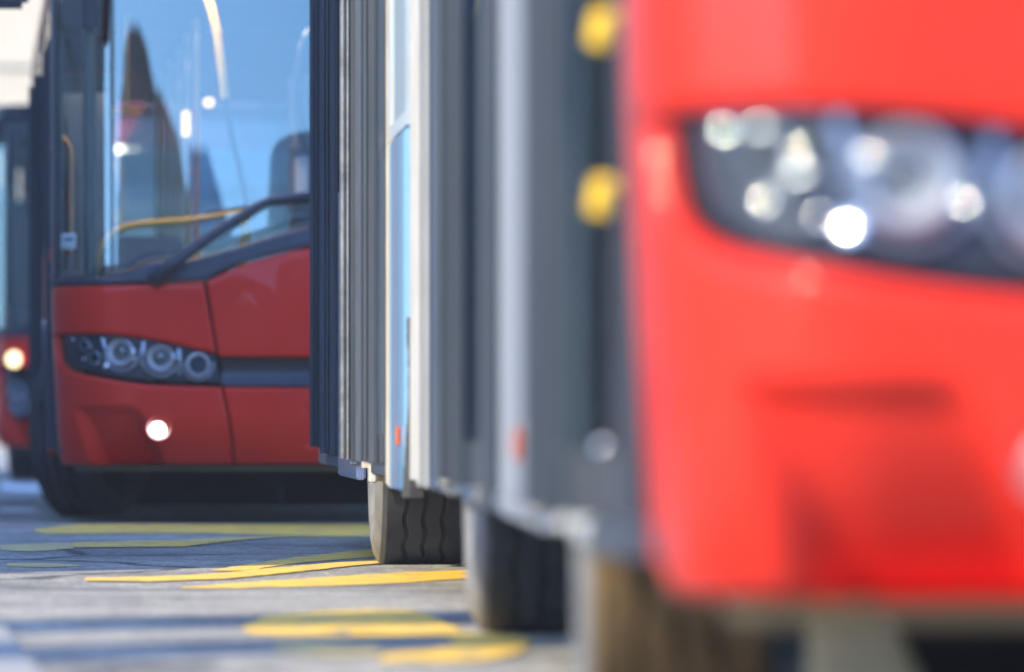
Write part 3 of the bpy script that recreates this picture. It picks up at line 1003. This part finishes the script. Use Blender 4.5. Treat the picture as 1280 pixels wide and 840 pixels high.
    mb.build("rail_sleeve", 'black', hr)
    for (xm, y, z0, z1) in ((0.45, 3.2, 2.14, 2.18),):
        mb = MB()
        mb.tube([(xm - HW - 0.09, y, z0 + 0.02), (xm - HW + 0.06, y, z0 + 0.02)], 0.022, 10)
        mb.tube([(xm - HW - 0.015, y, z0 + 0.02), (xm - HW - 0.015, y, 2.68)], 0.010, 8)
        mb.build("strap_handle", 'yellow', bus, sec)
    for k, (xm, y, z0, z1, w) in enumerate(((0.745, 3.0, 2.02, 2.16, 0.022), (0.86, 2.8, 2.17, 2.22, 0.028))):
        mb = MB()
        mb.box((xm - HW - w, y, z0), (xm - HW + w, y + 0.02, z1))
        mb.build("cabin_glow" if k else "interior_lamp", 'glow_strip', bus, sec, bevel=0.008)
    mb = MB()
    mb.box((-1.05, 0.62, 2.70), (-0.30, 0.86, 2.73))
    mb.build("cabin_glow", 'cab_fill_light', bus, sec, bevel=0.006)  # unseen glowing strip, added to brighten the rails and dashboard
    # ticket machine by the driver, sticker on the glass
    mb = MB()
    mb.box((1.235 - HW, 1.0, 1.62), (1.30 - HW, 1.08, 1.85))
    tm = mb.build("ticket_machine", 'sticker_white', bus, sec, bevel=0.01)
    mb = MB()
    mb.box((1.21 - HW, 0.98, 1.853), (1.33 - HW, 1.10, 1.88))
    mb.box((1.22 - HW, 0.99, 1.46), (1.36 - HW, 1.09, 1.617))
    mb.build("machine_housing", 'black', tm, bevel=0.006)
    mb = MB()
    c = [(1.31, 2.46), (1.262, 2.40), (1.238, 2.25), (1.232, 2.1), (1.25, 1.95), (1.29, 1.86)]
    mb.tube([(x - HW, 0.62, z) for x, z in [crom(c, i / 14) for i in range(15)]], 0.030, 10)
    mb.build("visor_frame", 'black', bus, sec)
    mb = MB()
    q = lambda x, z, o=0.0075: FP(A(x), z, o)
    def decal(x0, x1, z0, z1, mi):
        n = 4
        mb.grid([[q(x0 + (x1 - x0) * i / n, z) for i in range(n + 1)] for z in (z0, z1)], mi)
    decal(0.052, 0.118, 1.352, 1.428, 0)
    q = lambda x, z, o=0.0090: FP(A(x), z, o)
    decal(0.058, 0.084, 1.358, 1.372, 1)
    decal(0.090, 0.112, 1.36, 1.37, 2)
    decal(0.060, 0.110, 1.385, 1.412, 2)
    mb.build("sticker", ['sticker_white', 'sticker_green', 'sticker_grey'], bus, sec, fixn=False)

def section_common(bus, sec, y0, y1, roofmat):
    roof_part(bus, sec, y0, y1, roofmat)
    mb = MB()
    mb.box((-HW + 0.04, y0 + 0.02, 0.345), (HW - 0.04, y1, 0.385))
    mb.build("floor_deck", 'floor', bus, sec)

def axle(bus, sec, y):
    mb = MB()
    mb.tube([(-0.98, y, 0.42), (0.98, y, 0.42)], 0.07, 12)
    mb.lathe([(0.0, -0.16), (0.13, -0.12), (0.16, 0.0), (0.13, 0.12), (0.0, 0.16)], 16, 0, Matrix.Translation((0.1, y, 0.40)))
    mb.build("axle", 'under', bus, sec)

def seats(bus, sec, y0, y1):
    y = y0
    while y < y1:
        for xs in (-0.95, 0.55):
            mb = MB()
            mb.box((xs, y, 0.80), (xs + 0.42, y + 0.42, 0.88))
            mb.box((xs, y + 0.40, 0.86), (xs + 0.42, y + 0.48, 1.50))
            mb.box((xs + 0.18, y + 0.15, 0.39), (xs + 0.24, y + 0.3, 0.80))
            mb.build("seat", 'seat', bus, sec, bevel=0.02)
        mb = MB()
        mb.tube([(-0.46, y + 0.44, 0.39), (-0.46, y + 0.44, 2.68)], 0.017, 8)
        mb.build("pole", 'yellow', bus, sec)
        y += 1.5

def back_wall(bus, sec, y, mat):
    mb = MB()
    mb.box((-HW + 0.01, y, 0.36), (HW - 0.01, y + 0.05, 1.5))
    mb.box((-HW + 0.01, y, 1.5), (-HW + 0.15, y + 0.05, 2.8))
    mb.box((HW - 0.15, y, 1.5), (HW - 0.01, y + 0.05, 2.8))
    mb.box((-HW + 0.15, y, 2.6), (HW - 0.15, y + 0.05, 2.8))
    o = mb.build("rear_wall", mat, bus, sec, bevel=0.004)
    mb = MB()
    mb.box((-HW + 0.15, y + 0.02, 1.5), (HW - 0.15, y + 0.03, 2.6))
    mb.build("rear_window", 'window', o)

def marker(bus, sec, y, z, mat='orange', h=0.075, w=0.05, side=-1):
    mb = MB()
    mb.box((side * (HW + 0.012) if side < 0 else HW - 0.001, y - w, z - h / 2), (side * (HW - 0.001) if side < 0 else HW + 0.012, y + w, z + h / 2))
    mb.build("side_marker", mat, bus, sec, bevel=0.005)

I4 = Matrix.Identity(4)

# ================================================================ setting
def ground_pt(px, py):
    """a spot on the road measured in the photograph -> metres"""
    s = (py - 520.0) / CAM_H
    return ((px - 640.0) / s, 8500.0 / s)

def H(x, y):
    """gentle unevenness of the old road surface near the buses"""
    w = sstep(-9, -5, x) * (1 - sstep(4.0, 4.5, x)) * sstep(6, 12, y) * (1 - sstep(55, 70, y))
    return w * (0.0055 * math.sin(x * 1.9 + 0.55 * y + 0.6) + 0.0045 * math.sin(1.35 * y - 0.8 * x) + 0.003 * math.sin(3.1 * x - 2.3 * y + 1.0))
def axis(bounds):
    out = []
    for a, b, n in bounds:
        out += [a + (b - a) * i / n for i in range(n)]
    return out + [bounds[-1][1]]
xs_ = axis([(-400, -60, 4), (-60, -9, 6), (-9, 4.5, 68), (4.5, 60, 6), (60, 400, 4)])
ys_ = axis([(-400, -60, 4), (-60, 5, 6), (5, 40, 175), (40, 70, 90), (70, 300, 10), (300, 600, 4)])
mb = MB()
mb.grid([[(x, y, H(x, y)) for x in xs_] for y in ys_])
g = mb.build("road", 'asphalt', fixn=False)
tag(g, "worn grey asphalt road under the buses", kind='structure')

def marking(px, mat, z=0.0025, label=None, name="road_marking"):
    pts = [ground_pt(*p) for p in px]
    # densify + ragged edge
    out = []
    e1 = e2 = 0.0
    for i, p in enumerate(pts):
        q = pts[(i + 1) % len(pts)]
        d = math.dist(p, q)
        n = max(1, min(90, int(d / 0.03)))
        for k in range(n):
            t = k / n
            e1 = 0.5 * e1 + random.uniform(-.006, .006)
            e2 = 0.6 * e2 + random.uniform(-.022, .022)
            out.append((p[0] + (q[0] - p[0]) * t + e1, p[1] + (q[1] - p[1]) * t + e2, 0.0))
    if sum((out[i][0] * out[(i + 1) % len(out)][1] - out[(i + 1) % len(out)][0] * out[i][1]) for i in range(len(out))) < 0:
        out.reverse()
    me = bpy.data.meshes.new(name)
    bm = bmesh.new()
    bm.faces.new([bm.verts.new(p) for p in out])
    bmesh.ops.triangulate(bm, faces=bm.faces)
    for _ in range(4):
        es = [e for e in bm.edges if e.calc_length() > 0.25]
        if not es:
            break
        bmesh.ops.subdivide_edges(bm, edges=es, cuts=1)
        bmesh.ops.triangulate(bm, faces=bm.faces)
    for v in bm.verts:
        v.co.z = H(v.co.x, v.co.y) + z
    bm.to_mesh(me)
    bm.free()
    me.materials.append(M[mat])
    o = bpy.data.objects.new(name, me)
    COL.objects.link(o)
    tag(o, label, kind='structure')
    return o

marking([(40, 664), (100, 659), (300, 656.5), (470, 655), (470, 667.5), (330, 668.5), (250, 668), (60, 668)], 'yellow_paint', label="yellow road line in the shade before the second bus")
marking([(90, 680.5), (225, 679), (330, 672.5), (400, 668.8), (470, 667.6), (470, 670), (367, 674), (300, 680), (232, 685.5), (93, 686)], 'yellow_paint', 0.0045, label="yellow road line curving along the shade edge")
marking([(0, 682), (60, 680), (92, 680.5), (94, 686.5), (40, 689), (0, 688)], 'faded_paint', label="faded end of a yellow road line at the left edge")
marking([(8, 704), (60, 703.5), (105, 706.5), (60, 709), (10, 708)], 'faded_paint', label="dull patch of worn yellow paint in the shade")
marking([(262, 714.5), (290, 709), (319, 704), (375, 697), (461, 689), (480, 688), (480, 697), (430, 700), (375, 704.5), (330, 711), (319, 714.8)], 'yellow_paint', label="yellow stroke that meets the ground by the rear tyre")
marking([(105, 723), (187, 721), (281, 717), (375, 710), (470, 702), (520, 699), (520, 706), (474, 708.5), (375, 715.8), (281, 722), (187, 725), (109, 725.2)], 'yellow_paint', 0.0045, label="long thin yellow stroke tapering to the left in the sun")
marking([(225, 730), (300, 724.5), (375, 721), (480, 716.5), (600, 713.5), (640, 713.5), (640, 720), (576, 722), (480, 727), (300, 731.5), (232, 731.5)], 'yellow_paint', label="bright yellow stroke passing under the bus before the sharp tyre")
marking([(300, 785), (326, 774), (360, 769), (394, 766), (480, 762), (515, 764), (540, 768.5), (578, 784), (560, 786.5), (500, 785.5), (430, 785.5), (400, 788), (430, 793), (440, 797), (380, 796.5), (316, 792)], 'yellow_paint', label="broad rounded yellow letter painted on the sunlit road")
marking([(434, 788), (500, 787.5), (560, 788.5), (620, 793), (655, 802), (664, 810), (648, 821), (605, 829.5), (540, 832.5), (470, 832), (480, 824), (540, 819.5), (572, 812), (560, 801), (500, 797.5), (440, 797.5)], 'yellow_paint', 0.0045, label="yellow loop painted on the road beside the blurred tyre")
marking([(337, 812), (400, 809.5), (470, 814), (482, 823), (420, 826), (350, 822)], 'faded_paint', label="worn tail of the yellow painted loop")
marking([(0, 603), (48, 607), (48, 614), (0, 612)], 'white_paint', label="pale road line far off at the left edge")
marking([(8, 578), (44, 577), (46, 588), (12, 590)], 'white_paint', label="white painted patch far down the road")
marking([(0, 634), (40, 635), (60, 638), (0, 638)], 'white_paint', label="thin pale road line at the left before the second bus tyre")

mb = MB()
mb.prism([(-1.285, 17.1), (-0.985, 14.1), (-0.70, 11.2), (-0.1, 5.0), (-6, 5.0), (-6, 17.1)], lambda x, y: (x, y, 0.0), lambda x, y: (x, y, 0.02))
k = mb.build("pavement", 'concrete', bevel=0.006)
tag(k, "pale concrete paving at the bottom left corner", kind='structure')
mb = MB()
mb.box((4.6, -40, 0.0), (12, 160, 0.13))
k = mb.build("pavement", 'concrete', bevel=0.02)
tag(k, "concrete pavement beyond the buses", kind='structure')

def building(name, x0, x1, y0, y1, h, wallmat, roofmat, label, faces, storey=3.3, bay=2.6, roof=None):
    b = empty(name, Matrix.Translation(((x0 + x1) / 2, (y0 + y1) / 2, 0)))
    inv = Matrix.Translation((-(x0 + x1) / 2, -(y0 + y1) / 2, 0))
    tag(b, label, "building")
    mb = MB()
    mb.box((x0, y0, 0), (x1, y1, h))
    for k in range(1, int(h / storey)):
        mb.box((x0 - 0.08, y0 - 0.08, k * storey - 0.1), (x1 + 0.08, y1 + 0.08, k * storey + 0.1))
    mb.build("wall", wallmat, b, inv)
    mb = MB()
    mb.box((x0 - 0.4, y0 - 0.4, h), (x1 + 0.4, y1 + 0.4, h + 0.5))
    mb.build("cornice", wallmat, b, inv, bevel=0.08)
    if roof:
        mb = MB()
        i = roof[0]
        a = [(x0, y0, h + .5), (x1, y0, h + .5), (x1, y1, h + .5), (x0, y1, h + .5)]
        c = [(x0 + i, y0 + i, h + roof[1]), (x1 - i, y0 + i, h + roof[1]), (x1 - i, y1 - i, h + roof[1]), (x0 + i, y1 - i, h + roof[1])]
        mb.grid([a, c], closed_u=True)
        mb.add(c, [(0, 1, 2, 3)])
        mb.build("roof", roofmat, b, inv)
    frame_me = pane_me = None
    for face in faces:
        L_ = (y1 - y0) if face in 'ew' else (x1 - x0)
        n = max(1, int(L_ / bay))
        for fl in range(int(h / storey)):
            for q in range(n):
                t = (q + 0.5) / n * L_
                z = fl * storey + 1.0
                if face == 'e': mt = Matrix.Translation((x1, y0 + t, z)) @ Matrix.Rotation(R(90), 4, 'Z')
                elif face == 'w': mt = Matrix.Translation((x0, y0 + t, z)) @ Matrix.Rotation(R(-90), 4, 'Z')
                elif face == 's': mt = Matrix.Translation((x0 + t, y0, z))
                else: mt = Matrix.Translation((x0 + t, y1, z)) @ Matrix.Rotation(R(180), 4, 'Z')
                if frame_me is None:
                    mb = MB()
                    for (ax, az, bx, bz) in ((-.7, 0, .7, .12), (-.7, 1.7, .7, 1.82), (-.7, .12, -.58, 1.7), (.58, .12, .7, 1.7), (-.04, .12, .04, 1.7)):
                        mb.box((ax, -0.07, az), (bx, 0.02, bz))
                    w = mb.build("window", 'winframe', b, inv @ mt)
                    frame_me = w.data
                    mb = MB()
                    mb.box((-.58, -0.03, .12), (.58, 0.015, 1.7))
                    pn = mb.build("pane", 'bldglass', w)
                    pane_me = pn.data
                else:
                    w = bpy.data.objects.new("window", frame_me)
                    COL.objects.link(w)
                    w.parent = b
                    w.matrix_local = inv @ mt
                    pn = bpy.data.objects.new("pane", pane_me)
                    COL.objects.link(pn)
                    pn.parent = w
    return b

building("corner_building", -22, -8.0, 16.9, 55, 13.0, 'stone_grey', 'stone_dark', "grey street building standing along the left side of the road", 'es', roof=(2.5, 3.0))
building("street_building", -26, -2.0, 116, 130, 19.0, 'stone_cream', 'stone_dark', "sunlit cream building far behind the distant red bus", 's', bay=3.4, roof=(2.0, 3.5))

building("street_building", -60, -11.5, -62, -46, 14.5, 'stone_grey', 'stone_dark', "grey city block closing the street on the side of the pylons", 'n', roof=(3, 2.0))
building("street_building", 3.6, 60, -64, -46, 13.5, 'stone_grey', 'stone_dark', "lower grey city block closing the street beside the stepped tower house", 'n', roof=(3, 2.5))
th = building("tower_house", -9.4, -2.4, -58, -45, 19.6, 'stone_grey', 'stone_dark', "tall narrow house with a stepped brown roof, a turret and a blue wing", 'n', bay=2.0)
inv = th.matrix_world.inverted()
mb = MB()
mb.grid([[(-9.3, -57, 20.1), (-2.5, -57, 20.1), (-2.5, -45.4, 20.1), (-9.3, -45.4, 20.1)], [(-9.0, -56, 21.3), (-3.4, -56, 21.3), (-3.4, -46, 21.3), (-9.0, -46, 21.3)], [(-8.9, -55, 22.2), (-5.2, -55, 22.2), (-5.2, -46.3, 22.2), (-8.9, -46.3, 22.2)]], closed_u=True)
mb.build("attic", 'stone_brown', th, inv)
mb = MB()
mb.grid([[(-8.8, -50, 22.2), (-5.6, -50, 22.2), (-5.6, -46.5, 22.2), (-8.8, -46.5, 22.2)], [(-8.6, -50, 23.0), (-6.4, -50, 23.0), (-6.4, -46.6, 23.0), (-8.6, -46.6, 23.0)], [(-8.2, -48.5, 23.5), (-7.2, -48.5, 23.5), (-7.2, -47.0, 23.5), (-8.2, -47.0, 23.5)]], closed_u=True)
mb.build("turret", 'stone_brown', th, inv)
mb = MB()
mb.grid([[(-2.39, -57, 0), (3.4, -57, 0), (3.4, -45.6, 0), (-2.39, -45.6, 0)], [(-2.39, -57, 18.6), (3.2, -57, 18.6), (3.2, -45.6, 18.6), (-2.39, -45.6, 18.6)], [(-2.39, -56, 21.2), (-0.6, -56, 21.2), (-0.6, -46.4, 21.2), (-2.39, -46.4, 21.2)]], closed_u=True)
mb.build("wing", 'stone_blue', th, inv)
# ---------------------------------------------------------------- pylons whose shadows cross the road
def pylon(x, y, r, h, label):
    p = empty("concrete_pylon", Matrix.Translation((x, y, 0)))
    tag(p, label, "pylon", "concrete pylons beside the road")
    mb = MB()
    mb.lathe([(r * 1.6, 0), (r * 1.6, 0.3), (r * 1.15, 0.35), (r, 1.0), (r * 0.9, h)], 20, 0, None, cap0=True, cap1=True)
    mb.build("shaft", 'concrete', p)
    mb = MB()
    mb.tube([(0, 0, h - 0.4), (0.2, 0, h + 0.3), (1.4, 0, h + 0.7), (2.2, 0, h + 0.65)], 0.05, 8)
    mb.box((1.9, -0.13, h + 0.52), (2.6, 0.13, h + 0.64))
    mb.build("lamp_arm", 'pale_steel', p)
pylon(-5.6, 12.65, 0.36, 9.0, "stout concrete lamp pylon left of the road, second from the camera")
pylon(-5.4, 10.55, 0.45, 9.0, "stout concrete lamp pylon left of the road, first from the camera")

# ================================================================ first bus (articulated, doors open)
def frame(ox, oy, k):
    th = math.atan(k)
    return Matrix.Translation((ox, oy, 0)) @ Matrix.Rotation(th, 4, 'Z')
MF = frame(1.457, 8.752, 0.0405)
MRW = frame(0.948, 20.676, 0.060)
bus = empty("articulated_bus", MF)
tag(bus, "red fronted articulated bus with white side, open doors and a huge blurred headlight", "bus", "red city buses queuing in line")
S1 = I4
S2 = MF.inverted() @ MRW
bus_front(bus, S1, lit=False)
section_common(bus, S1, 0.32, 10.62, 'white_body')
section_common(bus, S2, 0.0, 8.3, 'white_body')
# near side, front section
door_leaf(bus, S1, 0.70, 0.004)
door_leaf(bus, S1, 1.72, 0.096, handle=True)
o = side_panel(bus, S1, 1.86, 5.14, wheel_y=2.72)
marker(bus, S1, 4.2, 0.478, h=0.065, w=0.035)
door_leaf(bus, S1, 5.20, 0.030)
door_leaf(bus, S1, 6.36, 0.094)
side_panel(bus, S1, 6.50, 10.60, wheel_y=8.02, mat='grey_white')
for (a, b) in ((1.88, 3.4), (3.42, 5.12), (6.52, 8.5), (8.52, 10.58)):
    side_window(bus, S1, a, b)
# rear section
ap = side_panel(bus, S2, 0.02, 1.27, zb=0.30, name="advert_panel", mat='advert')
marker(bus, S2, 0.35, 0.47, h=0.062, w=0.03)
side_window(bus, S2, 0.02, 1.24, mats=('sheen_frame', 'sky_sheen'))
mb = MB()
mb.box((-HW - 0.004, 1.275, 0.31), (-HW + 0.03, 1.305, 2.72))
mb.build("door_pillar", 'cream', bus, S2, bevel=0.004)
door_leaf(bus, S2, 1.33, 0.090)
lf = door_leaf(bus, S2, 2.66, 0.098, tint='alu')
side_panel(bus, S2, 2.80, 5.90, wheel_y=3.45, zb=0.30, mat='white_body')
side_window(bus, S2, 2.82, 4.3); side_window(bus, S2, 4.32, 5.88)
door_leaf(bus, S2, 5.96, 0.060)
door_leaf(bus, S2, 7.25, 0.062, zb=0.395)
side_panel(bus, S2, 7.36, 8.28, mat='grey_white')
side_window(bus, S2, 7.38, 8.26)
# mudguard lips beside the wheels
for (sec, y, zb_) in ((S1, 8.02, 0.30), (S2, 3.45, 0.27), (S1, 2.72, 0.30)):
    mb = MB()
    rows = []
    for k in range(13):
        t = k / 12
        a = R(198 - 34 * t)
        y_, z_ = y + 0.535 * math.cos(a), 0.47 + 0.535 * math.sin(a)
        j = random.uniform(-0.006, 0.006)
        rows.append([(-HW + 0.012, y_ + j, z_), (-HW + 0.16, y_ + j, z_ - 0.015 * math.sin(6 * t)), (-HW + 0.30, y_, z_ - 0.01)])
    mb.grid(rows)
    mb.grid([[(p[0], p[1] + 0.02, p[2] + 0.006) for p in r] for r in rows])
    mb.build("mudguard", 'cream', bus, sec)
for (y, r_, mt_) in ((9.35, 0.005, 'rubber_seal'), (9.55, 0.010, 'bellows'), (9.75, 0.014, 'rubber_seal'), (9.95, 0.019, 'bellows'), (10.15, 0.0225, 'rubber_seal'), (10.38, 0.027, 'bellows')):
    mb = MB()
    mb.tube([(-HW - 0.003, y, 0.335), (-HW - 0.003, y, 2.7)], r_, 10)
    mb.build("edge_moulding", mt_, bus, S1)
# torn rubber flap hanging by the articulation
mb = MB()
rows = []
jl = wl = 0.0
for k in range(60):
    z = 0.285 + (0.83 - 0.285) * k / 59
    jl = 0.9 * jl + random.uniform(-0.0011, 0.0011)
    j = jl
    wl = 0.85 * wl + random.uniform(-0.0010, 0.0010)
    wd = 0.003 + 0.022 * max(0.0, 1 - k / 26) ** 0.8 + wl
    rows.append([(-HW + 0.008 + j - wd * 0.7, -0.03, z), (-HW + 0.014 + j * 0.4, -0.040, z), (-HW + 0.03 + wd, -0.03, z)])
mb.grid(rows)
mb.grid([[(p[0] + 0.002, p[1] + 0.008, p[2]) for p in r] for r in rows])
mb.build("torn_flap", 'torn', bus, S2)
# bellows: pleats that follow the bend
mb = MB()
nb = 14
for k in range(nb + 1):
    t = k / nb
    ya = 10.64
    Ma = S1 @ Matrix.Translation((0, ya, 0))
    Mb_ = S2 @ Matrix.Translation((0, -0.06, 0))
    for h, out in ((0, 0.0), (0.5, -0.045)):
        if k == nb and h: continue
        tt = t + h / nb
        ring = []
        for (x, z) in ((-1.262, 0.34), (-1.262, 0.9), (-1.262, 1.6), (-1.262, 2.6), (-1.20, 2.92), (0, 2.98), (1.20, 2.92), (1.262, 2.6), (1.262, 1.6), (1.262, 0.34)):
            q = Vector((x * (1 + out / 1.3), 0, z + (out if z > 2.7 else 0)))
            ring.append(tuple((Ma @ q).lerp(Mb_ @ q, tt)))
        if k == 0 and h == 0:
            rows = []
        rows.append(ring)
mb.grid(rows)
mb.build("bellows", 'bellows', bus, I4, angle=20)
# offside and rear
for (sec, a, b, wy) in ((S1, 0.66, 10.6, 2.72), (S2, 0.02, 8.28, 3.45)):
    side_panel(bus, sec, a, (a + b) / 2, wheel_y=wy, side=1)
    side_panel(bus, sec, (a + b) / 2 + 0.004, b, wheel_y=8.02 if sec is S1 else None, side=1)
    n = 6
    for q in range(n):
        side_window(bus, sec, a + (b - a) * q / n + 0.01, a + (b - a) * (q + 1) / n - 0.01, side=1)
back_wall(bus, S2, 8.28, 'white_body')
for (sec, y, d, st) in ((S1, 2.72, True, R(-3)), (S1, 8.02, False, 0), (S2, 3.45, False, 0)):
    wheel(bus, sec, -HW + 0.068 + TW / 2, y, st, dusty=d)
    wheel(bus, sec, HW - 0.068 - TW / 2, y, st, dusty=False, flip=True)
    axle(bus, sec, y)
seats(bus, S1, 3.2, 10)
seats(bus, S2, 3.0, 7.6)
# steps and sills under the door openings
for (sec, a, b, z) in ((S1, 0.68, 1.84, 0.33), (S1, 5.18, 6.48, 0.33), (S2, 1.31, 2.78, 0.33), (S2, 5.92, 7.34, 0.33)):
    mb = MB()
    mb.box((-HW + 0.006, a, z), (-HW + 0.30, b, z + 0.040))
    mb.build("door_step", 'rubber_seal', bus, sec, bevel=0.006)
# pale steering bracket below the bumper
mb = MB()
mb.prism([(-0.90, 0.30), (-0.81, 0.30), (-0.70, 0.06), (-0.90, 0.06)], lambda x, z: (x, 2.05, z), lambda x, z: (x, 2.12, z))
mb.build("axle_bracket", 'pale_steel', bus, S1, bevel=0.01)
mb = MB()
mb.box((-0.9, 0.5, 0.29), (1.15, 2.1, 0.343))
mb.build("underbody", 'under', bus, S1)
for (sec, xa, xb, y) in ((S1, -0.78, 1.2, 3.3), (S1, -0.86, 1.2, 8.6), (S2, -0.86, 1.2, 4.1)):
    mb = MB()
    mb.box((xa, y, 0.05), (xb, y + 0.012, 0.343))
    mb.build("mud_flap", 'under', bus, sec)

# ================================================================ second bus
def plain_bus(name, mat4, label, lit, style='sweep', length=11.6, steer=0.0, interior=True, roofmat='red'):
    b = empty(name, mat4)
    tag(b, label, "bus", "red city buses queuing in line")
    bus_front(b, I4, lit, style, interior)
    section_common(b, I4, 0.32, length, roofmat)
    for ya in (0.67, 1.255):
        closed_leaf(b, I4, ya, ya + 0.575)
    side_panel(b, I4, 1.86, 4.40, wheel_y=2.72, mat='red')
    door_leaf(b, I4, 4.46, 0.045)
    door_leaf(b, I4, 5.68, 0.060)
    side_panel(b, I4, 5.78, length - 0.02, wheel_y=8.6, mat='red')
    for a_, b_ in ((1.88, 3.1), (3.12, 4.38), (5.80, 7.6), (7.62, 9.5), (9.52, length - 0.04)):
        side_window(b, I4, a_, b_)
    side_panel(b, I4, 0.66, 5.2, wheel_y=2.72, mat='red', side=1)
    side_panel(b, I4, 5.21, length - 0.02, wheel_y=8.6, mat='red', side=1)
    y = 0.68
    while y < length - 1:
        side_window(b, I4, y, y + 1.55, side=1)
        y += 1.6
    back_wall(b, I4, length - 0.03, 'red')
    for wy, st in ((2.72, steer), (8.6, 0)):
        wheel(b, I4, -HW + 0.068 + TW / 2 + (0.035 if st else 0), wy, st, clean=True)
        wheel(b, I4, HW - 0.068 - TW / 2, wy, st, flip=True, clean=True)
        axle(b, I4, wy)
    seats(b, I4, 3.0, length - 1)
    mb = MB()
    mb.box((-1.15, 0.45, 0.30), (1.15, 2.1, 0.343))
    mb.build("underbody", 'under', b, I4)
    for (xa, xb, y, z) in ((-1.2, -0.001, 3.42, 0.05), (0.001, 1.2, 3.42, 0.05), (-1.0, 1.0, 5.3, 0.12)):
        mb = MB()
        mb.box((xa, y, z), (xb, y + 0.012, 0.343))
        mb.build("mud_flap", 'under', b, I4)
    return b
b2 = plain_bus("city_bus", frame(-0.971, 33.312, 0.080), "red bus with blue sky in its windscreen, a wiper and one lit round fog lamp", True, steer=R(-26))
marker(b2, I4, 0.45, 1.33, mat='redlens', h=0.07, w=0.02)
b3 = plain_bus("city_bus", frame(-2.95, 55.0, 0.03), "distant red bus with a yellowish lit lamp, cut off by the left edge", False, style='stack', length=11, interior=False, roofmat='black')
mb = MB()
mt = Matrix.Translation(FP(A(0.19), 0.99, 0.012)) @ Matrix.Rotation(R(-40), 4, 'Z') @ Matrix.Rotation(R(90), 4, 'X')
mb.lathe([(0.060, -0.02), (0.056, 0.01), (0.032, 0.020), (0.0, 0.022)], 20, 0, mt)
mb.build("position_lamp", 'lit_warm', b3, I4)

# ---------------------------------------------------------------- thin haze added to lift the blacks, standing in for lens veil
HAZE = 0.0008
hm = bpy.data.materials.new("haze_air")
hm.use_nodes = True
hn = hm.node_tree
for n_ in list(hn.nodes):
    if n_.type == 'BSDF_PRINCIPLED':
        hn.nodes.remove(n_)
pv = hn.nodes.new("ShaderNodeVolumePrincipled")
pv.inputs['Color'].default_value = (0.92, 0.92, 0.96, 1)
pv.inputs['Density'].default_value = HAZE
pv.inputs['Anisotropy'].default_value = 0.0
hn.links.new(pv.outputs[0], hn.nodes["Material Output"].inputs['Volume'])
M['haze_air'] = hm
mb = MB()
mb.box((-410, -410, -1.0), (410, 610, 27.0))
hz = mb.build("haze", 'haze_air')
tag(hz, "thin added haze over the whole street, standing in for lens veil", kind='stuff')
